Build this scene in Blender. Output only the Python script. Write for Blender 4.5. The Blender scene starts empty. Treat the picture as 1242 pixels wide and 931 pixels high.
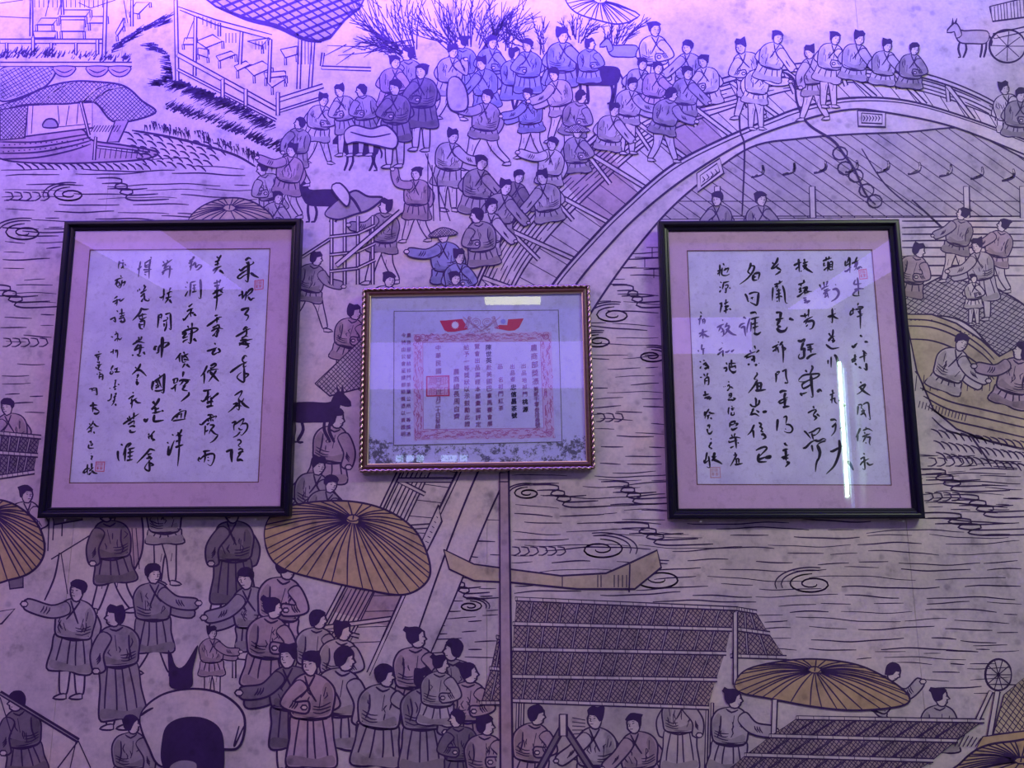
import bpy, bmesh, math, random
import numpy as np
from mathutils import Vector, Matrix

C = bpy.context.scene.collection
# ------------------------------------------------------------------ camera
FPX, CX, CY = 931.0, 621.0, 465.5          # focal length and centre in pixels of the 1242 x 931 frame
CAM = Vector((0.0, -1.9, 1.55))
PITCH, YAW, ROLL = 0.1883, -0.0129, -0.0034
_f = Vector((math.sin(YAW)*math.cos(PITCH), math.cos(YAW)*math.cos(PITCH), math.sin(PITCH)))
_r = _f.cross(Vector((0, 0, 1))).normalized(); _u = _r.cross(_f)
RT = _r*math.cos(ROLL) + _u*math.sin(ROLL); UP = -_r*math.sin(ROLL) + _u*math.cos(ROLL); FW = _f
cd = bpy.data.cameras.new('camera'); cam = bpy.data.objects.new('camera', cd); C.objects.link(cam)
cd.sensor_fit = 'HORIZONTAL'; cd.sensor_width = 36; cd.lens = 36*FPX/1242
cd.clip_start = 0.02
cam.matrix_world = Matrix(((RT.x, UP.x, -FW.x, CAM.x), (RT.y, UP.y, -FW.y, CAM.y), (RT.z, UP.z, -FW.z, CAM.z), (0, 0, 0, 1)))
bpy.context.scene.camera = cam

# ------------------------------------------------------------------ world, exposure
sc = bpy.context.scene
w = bpy.data.worlds.new('world'); sc.world = w; w.use_nodes = True
w.node_tree.nodes['Background'].inputs[0].default_value = (0.10, 0.07, 0.16, 1)
w.node_tree.nodes['Background'].inputs[1].default_value = 0.3
sc.view_settings.view_transform = 'Standard'; sc.view_settings.look = 'None'
sc.view_settings.gamma = 1; sc.view_settings.use_curve_mapping = False
sc.view_settings.exposure = 0.0

def area(name, loc, rot, sx, sy, col, power):
    l = bpy.data.lights.new(name, 'AREA'); l.shape = 'RECTANGLE'; l.size = sx; l.size_y = sy
    l.color = col; l.energy = power
    o = bpy.data.objects.new(name, l); C.objects.link(o); o.location = loc; o.rotation_euler = rot
    return o
# violet light strip on the ceiling in front of the mural, then unseen area fills added for the room's dim ambient light
area('violet_strip_glow', (-0.5, -0.36, 3.26), (math.radians(97), 0, 0), 3.0, 0.08, (0.18, 0.095, 1.0), 118)
area('violet_fill_glow', (-0.4, -1.75, 3.30), (math.radians(30), 0, 0), 2.6, 0.5, (0.72, 0.46, 0.80), 21)
area('right_fill_glow', (2.0, -1.95, 3.28), (math.radians(30), 0, math.radians(18)), 0.9, 0.3, (0.86, 1.0, 0.66), 33)
area('left_fill_glow', (-1.9, -1.9, 3.28), (math.radians(28), 0, math.radians(-18)), 0.9, 0.3, (0.86, 0.50, 0.95), 17)

# ------------------------------------------------------------------ helpers
def ray(px, py):
    return (FW + RT*((px-CX)/FPX) + UP*((CY-py)/FPX))
def on_wall(px, py, y=0.0):
    d = ray(px, py); t = (y-CAM.y)/d.y
    return CAM + d*t

def link(name, me, parent=None):
    o = bpy.data.objects.new(name, me); C.objects.link(o)
    if parent: o.parent = parent
    return o
def mesh(name, verts, faces, mat, parent=None, smooth=False):
    me = bpy.data.meshes.new(name); me.from_pydata(verts, [], faces); me.update()
    if mat: me.materials.append(mat)
    if smooth:
        me.polygons.foreach_set('use_smooth', [True]*len(me.polygons))
    return link(name, me, parent)
def empty(name, loc=(0, 0, 0)):
    o = bpy.data.objects.new(name, None); C.objects.link(o); o.location = loc; o.empty_display_size = .1
    return o
def tag(o, label=None, cat=None, group=None, kind=None):
    for k, v in (('label', label), ('category', cat), ('group', group), ('kind', kind)):
        if v: o[k] = v
    return o
def boxgeo(x0, x1, y0, y1, z0, z1):
    v = [(x0,y0,z0),(x1,y0,z0),(x1,y1,z0),(x0,y1,z0),(x0,y0,z1),(x1,y0,z1),(x1,y1,z1),(x0,y1,z1)]
    f = [(0,3,2,1),(4,5,6,7),(0,1,5,4),(1,2,6,5),(2,3,7,6),(3,0,4,7)]
    return v, f
def box(name, x0, x1, y0, y1, z0, z1, mat, parent=None):
    v, f = boxgeo(x0, x1, y0, y1, z0, z1); return mesh(name, v, f, mat, parent)

class NT:
    def __init__(s, name):
        s.m = bpy.data.materials.new(name); s.m.use_nodes = True; s.t = s.m.node_tree
        s.b = s.t.nodes['Principled BSDF']; s.out = s.t.nodes['Material Output']
    def n(s, typ, **kw):
        x = s.t.nodes.new(typ)
        for k, v in kw.items():
            if k in x.inputs: x.inputs[k].default_value = v
            else: setattr(x, k, v)
        return x
    def l(s, a, b): s.t.links.new(a, b)
    def noise(s, vec, scale, detail=4, rough=.55, dist=0):
        x = s.n('ShaderNodeTexNoise'); x.inputs['Scale'].default_value = scale; x.inputs['Detail'].default_value = detail
        x.inputs['Roughness'].default_value = rough; x.inputs['Distortion'].default_value = dist
        s.l(vec, x.inputs['Vector']); return x.outputs['Fac']
    def ramp(s, fac, stops):
        x = s.n('ShaderNodeValToRGB'); e = x.color_ramp.elements
        e[0].position, e[0].color = stops[0][0], (*stops[0][1], 1); e[1].position, e[1].color = stops[-1][0], (*stops[-1][1], 1)
        for p, c in stops[1:-1]:
            k = e.new(p); k.color = (*c, 1)
        s.l(fac, x.inputs['Fac']); return x.outputs['Color']
    def mix(s, a, b, fac, mode='MIX'):
        x = s.n('ShaderNodeMix', data_type='RGBA', blend_type=mode)
        for i, v in ((6, a), (7, b)):
            if isinstance(v, tuple): x.inputs[i].default_value = (*v, 1)
            else: s.l(v, x.inputs[i])
        if isinstance(fac, (int, float)): x.inputs[0].default_value = fac
        else: s.l(fac, x.inputs[0])
        return x.outputs[2]
    def math(s, op, a, b=None):
        x = s.n('ShaderNodeMath', operation=op)
        for i, v in enumerate((a, b)):
            if v is None: continue
            if isinstance(v, (int, float)): x.inputs[i].default_value = v
            else: s.l(v, x.inputs[i])
        return x.outputs[0]
    def bump(s, h, strength, dist):
        x = s.n('ShaderNodeBump'); x.inputs['Strength'].default_value = strength; x.inputs['Distance'].default_value = dist
        s.l(h, x.inputs['Height']); s.l(x.outputs[0], s.b.inputs['Normal'])
def simple(name, col, rough=.6, metal=0, spec=.5, emit=None, estr=0, coat=0):
    t = NT(name); t.b.inputs['Base Color'].default_value = (*col, 1); t.b.inputs['Roughness'].default_value = rough
    t.b.inputs['Metallic'].default_value = metal; t.b.inputs['Specular IOR Level'].default_value = spec
    t.b.inputs['Coat Weight'].default_value = coat
    if emit: t.b.inputs['Emission Color'].default_value = (*emit, 1); t.b.inputs['Emission Strength'].default_value = estr
    return t.m
def objco(t): return t.n('ShaderNodeTexCoord').outputs['Object']
def geoco(t): return t.n('ShaderNodeNewGeometry').outputs['Position']

def mural_material():
    # printed wallpaper: flat print colour (attribute) under aged, blotchy paper
    t = NT('mural_print'); p = geoco(t)
    a = t.n('ShaderNodeAttribute', attribute_name='tone').outputs['Color']
    n1 = t.noise(p, 3.2, 5, .6); n2 = t.noise(p, 17, 4, .65); n3 = t.noise(p, 110, 2, .6)
    b1 = t.ramp(n1, [(.34, (.74, .75, .80)), (.52, (1, 1, 1)), (.66, (1.05, .97, .86))])
    b2 = t.ramp(n2, [(.30, (.55, .55, .60)), (.42, (.86, .86, .88)), (.55, (1, 1, 1))])
    b3 = t.ramp(n3, [(.3, (.88, .88, .9)), (.6, (1.03, 1.02, 1))])
    sp = t.n('ShaderNodeTexVoronoi', feature='F1'); sp.inputs['Scale'].default_value = 21; t.l(p, sp.inputs['Vector'])
    b4 = t.ramp(sp.outputs['Distance'], [(.10, (.68, .68, .72)), (.2, (.97, .97, .97)), (.26, (1, 1, 1))])
    c = t.mix(a, b1, 1, 'MULTIPLY'); c = t.mix(c, b2, .95, 'MULTIPLY'); c = t.mix(c, b3, .8, 'MULTIPLY'); c = t.mix(c, b4, .8, 'MULTIPLY')
    t.l(c, t.b.inputs['Base Color']); t.b.inputs['Roughness'].default_value = .62; t.b.inputs['Specular IOR Level'].default_value = .25
    t.bump(n3, .08, .001)
    return t.m
def paper_material(name, col, stain, scale=6, speck=None):
    t = NT(name); p = objco(t)
    n1 = t.noise(p, scale, 5, .6); n2 = t.noise(p, scale*9, 4, .7); n3 = t.noise(p, 260, 2, .6)
    c = t.ramp(n1, [(.35, stain), (.58, col)]); c = t.mix(c, t.ramp(n2, [(.33, (.72, .7, .72)), (.47, (1, 1, 1))]), .5, 'MULTIPLY')
    c = t.mix(c, t.ramp(n3, [(.3, (.9, .9, .9)), (.6, (1, 1, 1))]), .6, 'MULTIPLY')
    if speck:   # mould blooms creeping up from the lower edge
        sx = t.n('ShaderNodeSeparateXYZ'); t.l(p, sx.inputs[0]); z = sx.outputs['Z']; x = sx.outputs['X']
        h = t.math('ADD', t.math('MULTIPLY', t.math('SUBTRACT', z, speck[0]), -1/speck[1]), 1.0)
        h = t.math('MAXIMUM', t.math('MINIMUM', h, 1.0), 0.0)
        side = t.math('MULTIPLY', t.math('POWER', t.math('MULTIPLY', t.math('ABSOLUTE', x), 1/.27), 4.0), .5)
        h = t.math('MINIMUM', t.math('MULTIPLY', h, t.math('ADD', side, .93)), 1.0)
        m1 = t.noise(p, 34, 6, .75, .3); m2 = t.noise(p, 120, 5, .8, .2)
        s1 = t.math('ADD', t.math('MULTIPLY', m1, .55), t.math('MULTIPLY', m2, .45))
        s1 = t.math('ADD', s1, t.math('MULTIPLY', t.math('SUBTRACT', h, 1.0), .38))
        msk = t.ramp(s1, [(.485, (0, 0, 0)), (.53, (1, 1, 1))])
        c = t.mix(c, (.035, .035, .05), t.math('MULTIPLY', msk, .85))
    t.l(c, t.b.inputs['Base Color']); t.b.inputs['Roughness'].default_value = .8; t.b.inputs['Specular IOR Level'].default_value = .2
    t.bump(n3, .1, .0006)
    return t.m
def glass_material():
    t = NT('picture_glass'); tr = t.n('ShaderNodeBsdfTransparent'); gl = t.n('ShaderNodeBsdfGlossy')
    tr.inputs[0].default_value = (.96, .97, .98, 1); gl.inputs['Roughness'].default_value = .004
    g = t.n('ShaderNodeNewGeometry'); dt = t.n('ShaderNodeVectorMath', operation='DOT_PRODUCT')   # thin pane, Schlick on both faces
    t.l(g.outputs['Normal'], dt.inputs[0]); t.l(g.outputs['Incoming'], dt.inputs[1])
    c1 = t.math('SUBTRACT', 1.0, t.math('ABSOLUTE', dt.outputs['Value']))
    fac = t.math('ADD', t.math('MULTIPLY', t.math('POWER', c1, 5.0), .9), .09)
    mx = t.n('ShaderNodeMixShader'); t.l(fac, mx.inputs[0]); t.l(tr.outputs[0], mx.inputs[1]); t.l(gl.outputs[0], mx.inputs[2])
    t.l(mx.outputs[0], t.out.inputs['Surface']); return t.m
def wood_material(name, c0, c1, rough=.35):
    t = NT(name); p = objco(t)
    mp = t.n('ShaderNodeMapping'); mp.inputs['Scale'].default_value = (3, 30, 30); t.l(p, mp.inputs[0])
    n = t.noise(mp.outputs[0], 9, 4, .6, .4); t.l(t.ramp(n, [(.35, c0), (.65, c1)]), t.b.inputs['Base Color'])
    t.b.inputs['Roughness'].default_value = rough; t.b.inputs['Coat Weight'].default_value = .12; t.b.inputs['Coat Roughness'].default_value = .2
    return t.m

M_MURAL = mural_material()
M_GLASS = glass_material()
M_BLACK = simple('black_lacquer', (.006, .004, .016), .30, 0, .22)
M_WALL = simple('painted_plaster', (.45, .43, .47), .9)
M_FLOOR = simple('dark_floor', (.10, .08, .08), .5)
M_BACK = simple('backing_board', (.16, .11, .08), .9)
M_STEEL = simple('nail_steel', (.6, .58, .55), .3, 1)
M_INKW = simple('brush_ink', (.012, .010, .022), .75, 0, .2)
M_SEAL = simple('seal_red', (.62, .13, .20), .8, 0, .2)
M_SEALP = simple('seal_pale', (.60, .36, .42), .8, 0, .2)
M_LINE = simple('mount_line', (.17, .07, .06), .7, 0, .3)
M_MAT = paper_material('mount_silk', (.66, .47, .62), (.58, .41, .55), 5)
M_SHEET = paper_material('rice_paper', (.72, .71, .88), (.58, .56, .76), 8)
M_CERT = paper_material('certificate_paper', (.56, .59, .90), (.49, .51, .82), 6)
M_CMAT = paper_material('mouldy_mount', (.58, .61, .93), (.50, .53, .84), 6, speck=(-.178, .085))
M_ROSE = simple('rose_print', (.46, .17, .40), .8, 0, .2)
M_ROSEP = simple('rose_print_pale', (.55, .45, .74), .8, 0, .2)
M_FLAG = simple('flag_red', (.52, .045, .13), .8, 0, .2)
M_FLAGW = simple('flag_white', (.70, .72, .85), .8, 0, .2)
M_GILT = simple('gilt_lip', (.75, .60, .38), .32, .85)
M_ROPE = simple('rope_gilt', (.42, .30, .27), .26, 1)
M_BROWN = wood_material('brown_wood', (.075, .025, .024), (.12, .042, .038), .45)

# brush strokes ------------------------------------------------------
def catmull(pts, step):
    if len(pts) < 2: return pts
    P = [pts[0]] + list(pts) + [pts[-1]]; out = []
    for i in range(1, len(P)-2):
        a, b, c, d = P[i-1], P[i], P[i+1], P[i+2]
        L = math.hypot(c[0]-b[0], c[1]-b[1]); n = max(1, min(12, int(L/step)))
        for k in range(n):
            t = k/n; t2 = t*t; t3 = t2*t
            out.append(tuple(.5*((2*b[j]) + (-a[j]+c[j])*t + (2*a[j]-5*b[j]+4*c[j]-d[j])*t2 + (-a[j]+3*b[j]-3*c[j]+d[j])*t3) for j in (0, 1)))
    out.append(tuple(pts[-1])); return out
def ribbon(pts, w, step, prof):
    """outline quads of a stroke; pts in pixels; returns verts, faces"""
    p = catmull(pts, step); n = len(p)
    if n < 2: return [], []
    vs = []; fs = []
    for i, (x, y) in enumerate(p):
        x0, y0 = p[max(0, i-1)]; x1, y1 = p[min(n-1, i+1)]
        dx, dy = x1-x0, y1-y0; L = math.hypot(dx, dy) or 1
        nx, ny = -dy/L, dx/L; h = w*.5*prof(i/(n-1))
        vs += [(x+nx*h, y+ny*h), (x-nx*h, y-ny*h)]
    for i in range(n-1): fs.append((2*i, 2*i+1, 2*i+3, 2*i+2))
    return vs, fs
def brush_prof(t):
    return (.55 + 2.6*t if t < .15 else .94 + .10*math.sin(t*7)) * (1 if t < .62 else max(.14, 1-1.75*(t-.62)**1.1*1.25))
# brush strokes: "O ox oy scale" starts a sheet of coordinates; "width x y x y ...;" one stroke each; one line per character
CALLI_LEFT = '''O 270 300 6.65
18 182 106 210 84 232 96;12 245 112 250 124 232 138;13 188 118 206 136;17 132 172 150 186 180 160 244 132;22 208 112 208 180 205 250 200 278 180 262;14 195 182 150 212 120 240 140 250 180 222 228 204;20 226 204 256 226 292 243
13 128 394 142 382 160 376;17 156 348 160 380 158 418;12 160 410 180 380 190 350;13 192 352 190 390 180 430;16 196 372 214 346 240 332 236 356 206 384 200 396;17 206 396 226 424 240 412 260 407
20 146 506 180 494 216 484;16 214 492 186 530 178 540 205 548 206 566 188 592
15 165 668 188 640 204 652;16 104 720 150 694 206 660 226 656;14 190 650 192 700 160 730;13 150 734 184 716 206 718;15 140 752 176 742 204 744;15 132 790 170 760 214 744 242 738;15 180 760 196 774 222 776;18 130 772 160 776 196 784 210 796 184 814
O 265 430 6.65
14 190 36 212 8 232 16;13 212 18 192 40 206 62 232 56;17 92 146 130 116 190 76 226 66;13 206 70 202 100 226 90;17 206 100 208 160 206 216 186 216 152 188 158 164 186 140;15 204 150 242 158 222 182 206 192
13 128 330 160 308 190 292 176 330 160 352;15 162 350 168 400 164 446 146 432;16 116 400 152 392 120 430 76 466;13 176 366 186 384 206 350;12 166 380 190 374;20 186 382 214 410 250 430;13 130 418 160 410 190 414
15 106 552 138 540 124 574 126 612;13 130 566 164 540 204 516 192 552 174 576;14 186 560 220 554 234 568 228 604 190 648 176 642;13 160 590 178 606 196 600;12 176 620 150 650 116 668
18 60 784 90 770 116 762;24 108 764 104 810 108 868;13 150 690 170 686 182 704 160 732 180 746;13 158 766 180 758 196 768 176 786;18 158 800 182 784 204 782;14 182 790 158 824 148 850;20 146 854 176 846 200 858
O 235 300 6.65
13 184 72 202 90;14 222 60 196 104 176 116;13 170 118 200 106 212 100;13 196 100 190 150;13 168 142 206 130;15 152 190 180 168 224 150;14 196 156 176 190 162 212;18 206 184 226 196 242 212
14 160 290 188 282 210 268;12 186 262 190 296;12 216 258 206 290;15 164 312 196 306 212 300;18 188 296 190 340 184 420;15 150 376 196 350 244 320;16 166 354 236 340;18 160 406 184 396 230 374;12 190 400 184 460 176 508;14 212 350 238 366
14 168 552 196 544;17 104 636 150 604 200 566 228 560;15 188 560 186 610;12 160 590 210 576;14 150 650 186 630 210 620;14 140 676 190 650 238 656;13 186 620 206 640 170 690;17 204 660 190 690 184 720 164 704;12 150 716 176 690
15 168 768 176 786;16 104 836 140 826 190 806;18 176 816 150 852 164 862 196 844;17 196 812 212 836 190 852
O 225 430 6.65
16 176 86 150 140 122 176;15 150 144 152 190 148 234;18 200 92 236 72 246 84 216 108;14 196 112 236 100;13 180 150 186 130 250 116 266 120;15 250 124 220 170 186 218;22 196 136 232 176 270 216
16 140 292 176 288 208 280;16 182 290 180 330 178 380;13 190 310 160 350 150 366;15 124 366 140 376 184 346 206 330;14 208 340 206 360 264 306 262 318 222 346;14 186 380 220 368;13 206 360 206 420;20 170 392 196 380 226 378;19 168 424 196 414 226 412
15 176 488 206 484 226 490;16 112 556 130 564 180 520 250 494 240 512;15 200 490 206 540;12 176 536 196 530;12 216 520 226 538;14 170 566 196 548;13 160 570 154 650;14 160 620 186 606;15 196 566 230 572 200 610 190 640;16 200 600 236 636 266 646;13 262 650 230 690 196 712
16 140 782 170 776 200 774;14 114 824 102 850 116 862;16 116 846 150 816 206 798 232 808 228 850 204 894 176 880;16 158 780 158 830 150 870;10 176 824 190 832;10 176 850 194 856
O 200 300 6.65
15 196 112 222 96 238 74 220 80;13 190 130 230 110;15 214 110 212 150 204 188;12 200 160 220 130;15 222 148 244 124 250 160 272 140 300 142;13 300 146 270 176 250 182
11 176 276 186 290;11 164 316 176 326;12 162 396 170 380 186 350;15 208 280 206 330 200 396;12 210 282 250 272;18 286 256 290 320 288 410 270 402;11 224 306 254 300;11 236 300 236 356;11 222 330 250 326;12 218 360 256 354;10 244 340 254 348
13 190 480 224 452;14 176 518 200 500 230 490;15 216 490 206 530 212 560;14 146 570 152 586 176 560 200 524;13 210 530 232 524 222 540;18 232 536 254 552
13 184 630 190 650;14 220 606 218 650;16 136 686 180 664 240 650 266 660 236 684 186 700;18 136 700 170 690 146 730 186 716;20 218 660 212 720 206 772 186 764;13 144 768 156 752 186 740;20 230 734 256 758
14 130 850 106 880 84 906;14 116 880 120 926;14 150 840 160 860;14 146 876 190 856;13 160 870 180 890 190 900;13 150 900 196 908
O 195 430 6.65
13 150 0 158 16;13 176 20 204 14;13 170 0 176 60 206 52;13 186 40 206 40;14 196 70 174 106;18 206 76 236 104
13 94 208 110 196 140 186;13 110 196 106 230 130 220;13 138 190 130 226;14 80 270 96 272 130 236;13 116 240 116 300;18 184 134 176 180;16 146 214 180 202 240 204;14 190 200 160 240 150 246;16 190 216 220 214 182 250;14 176 256 206 248;15 200 250 176 280 218 292;17 224 300 226 322 196 350 162 378
13 146 448 166 440;13 86 532 110 500 160 460 206 448;13 96 534 150 526 204 518;14 204 450 196 486 190 520;12 140 478 130 516;12 168 468 162 514;13 116 506 140 484 166 476
13 90 640 104 654;14 50 704 64 716;19 64 736 60 806 74 790 90 740 110 690;15 134 626 150 640;15 170 600 156 630 120 656;14 136 656 176 650;20 154 640 150 690 146 740;15 120 700 164 686;17 116 748 150 736 182 724;14 150 740 144 820 136 900
O 160 300 6.65
11 250 110 262 130;11 284 100 290 124;13 244 150 280 128 326 96;14 280 130 256 176;13 256 170 300 146;14 240 206 280 176 330 174;14 306 146 306 190 298 248;11 244 220 262 200
13 258 330 256 390 250 430;13 222 398 240 404 268 372;13 314 322 300 350;13 280 376 310 356 326 360;13 296 360 296 410;13 270 410 320 396;13 296 410 266 450;17 300 420 322 450
16 216 540 212 600 206 650;13 220 546 240 540 236 576;11 222 566 240 560;13 268 540 310 526;16 310 530 314 600 314 662 298 650;12 250 596 290 580;14 260 610 260 640;14 262 676 276 640 280 590;11 284 560 290 580
26 246 720 244 800 238 890;22 182 830 188 800 206 798;16 196 850 212 846 220 800 260 770 304 764;19 304 770 282 790 256 810
12 70 110 60 170 52 240;14 46 180 80 150;12 100 130 160 90;12 106 130 110 160 146 150;14 150 100 140 160 138 250;12 90 180 160 176;11 104 150 140 136;12 100 200 140 190;13 150 76 160 86;11 100 214 116 224
10 48 340 46 360;10 60 330 64 350;13 96 300 110 330;12 112 310 90 350;14 68 372 90 356 120 340;13 70 400 100 370 96 400;15 76 440 90 410;15 100 380 104 420 136 430 138 410
17 78 484 60 530 4 590;15 76 490 100 500 138 496;14 50 560 90 540 120 540;13 84 530 84 570;13 60 564 70 580 120 560;18 60 610 66 650 90 658;16 62 600 100 592 96 650;11 70 624 94 620
15 30 760 80 736;14 54 720 60 760;14 80 716 70 750;14 4 784 50 760 104 770;16 56 780 30 810 16 824;20 70 780 66 830 56 866;14 16 832 60 810 100 806;14 40 860 60 876 76 870;16 10 862 2 876;17 92 840 106 864
O 160 430 6.2
19 162 196 150 250 158 268;15 168 200 200 180 240 146;20 244 140 240 220 238 286 220 278;14 170 270 200 272 240 262;11 176 210 200 190;11 186 196 204 250;11 176 236 196 224;13 196 180 220 240 226 250;12 176 254 210 230;11 206 150 212 166
19 156 350 176 376;19 206 326 196 350 170 386 150 400;15 144 410 180 396;16 176 390 176 430 150 440;13 186 410 206 400;22 92 480 104 500 122 478;19 170 450 164 490 176 502 240 492;17 222 420 240 424;13 164 440 220 424
14 124 606 130 590;12 124 610 130 636;14 130 616 154 602;16 150 596 150 630 172 640 150 648;11 172 572 140 606
15 138 704 110 740 36 816;14 136 708 176 720;13 116 752 150 742;13 120 766 146 764;13 106 780 150 776 130 796;15 130 790 132 830 130 872 100 860 100 840 120 810;15 120 806 162 828 134 836
15 66 66 50 100 0 150;16 30 120 60 116 90 140 110 162;13 24 92 36 106;14 36 160 50 150 36 178;14 30 190 46 186;18 36 196 40 224 52 206
O 140 420 6.65
13 140 366 146 380;12 104 426 140 398 150 396 130 420;14 130 420 134 460 130 498;13 120 466 150 430 176 416;17 156 430 176 452 208 454
15 150 532 146 590;15 60 628 100 600 190 542;13 94 574 116 604;12 112 560 120 600;13 94 600 130 596;14 100 630 150 600 148 630;16 160 648 140 640 110 650;18 120 670 120 690 150 690 164 680
15 44 786 60 800;18 20 840 20 890 30 926;15 126 776 90 800 60 880;13 130 780 96 816;14 104 830 158 816;18 80 816 76 926;14 96 860 150 846;14 118 820 116 920;13 96 890 142 880;15 90 920 140 910
O 130 305 7.16
11 106 80 100 110 98 150;11 104 86 116 100 100 112;12 132 70 140 84;11 120 100 150 98;12 138 92 136 130 146 150;11 120 146 150 120;11 152 106 164 124
12 116 206 124 222;12 64 254 100 236 136 226;12 94 240 66 290;12 96 256 80 290 104 316;12 100 260 110 290 90 300;13 130 246 120 300 106 320;12 130 276 158 260 140 300
13 90 386 60 410;13 46 440 80 424 120 410;13 84 410 86 440 82 470;11 66 456 90 430;14 106 412 116 430 148 404;11 120 428 146 410
12 82 510 96 526;14 24 592 70 566;15 64 566 72 610 50 596;14 126 494 128 560;12 104 540 156 530;12 110 566 156 548;14 100 584 150 570;18 110 600 130 612 152 600 140 560;12 120 590 128 600
11 32 740 50 738;11 48 736 44 750;12 76 692 80 706;13 64 724 90 712 88 780;11 62 776 90 746;13 92 750 110 764 130 744
11 26 876 60 862;12 54 846 50 890;12 78 850 74 880;13 66 860 94 852;12 88 850 90 880 86 926
O 120 420 10.34
20 180 236 150 290 166 302;18 150 310 140 340 160 346 180 320 160 310;16 190 290 240 264;20 226 270 222 320;20 196 320 266 318
20 196 430 222 420;16 212 430 200 480 206 520;18 196 466 216 462;20 180 520 206 500 226 500;24 190 540 218 530;20 240 470 256 486;22 130 524 150 526
18 158 590 150 670;17 104 680 130 676 160 640;17 196 600 220 586 206 620;16 180 640 220 620;18 200 610 190 690 156 744;18 170 690 206 670;24 206 716 214 748
O 95 470 8.1
13 104 16 122 8;12 124 0 128 24;13 140 0 136 40;12 140 6 180 0;18 176 0 184 70 166 62;11 146 26 170 22
20 112 180 150 170 188 172;20 144 140 144 200 140 240;18 132 206 180 196;17 150 200 200 226 208 240;20 150 250 180 256 208 236
14 106 350 120 366;14 144 324 140 350 80 416;17 150 350 176 376 204 380;13 110 400 150 384;14 94 440 130 410;16 128 390 124 440;18 150 430 160 452
15 108 534 126 528 120 556;16 104 556 100 590 120 594 154 592;15 118 568 140 558 134 540
11 124 642 130 652;14 120 672 140 674 124 700 138 712;11 136 690 126 706
15 92 750 86 800 92 858;15 42 840 70 800 100 780;14 52 842 96 812;13 90 800 116 790;18 132 740 130 800;14 106 820 150 780;17 100 856 130 830;20 130 812 156 836 190 842'''
CALLI_LEFT2 = '''O 95 425 6.65
11 160 6 170 16;13 130 40 190 24;12 150 30 146 60;12 156 50 176 44;13 160 46 160 86
12 150 90 164 100;12 140 130 150 150;12 170 86 166 110;12 150 120 190 110;14 176 110 160 150 190 160
11 146 190 160 190;11 170 170 176 190;12 166 196 196 186;12 170 200 168 230;14 196 190 196 236 184 232;11 170 212 194 208'''
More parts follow.
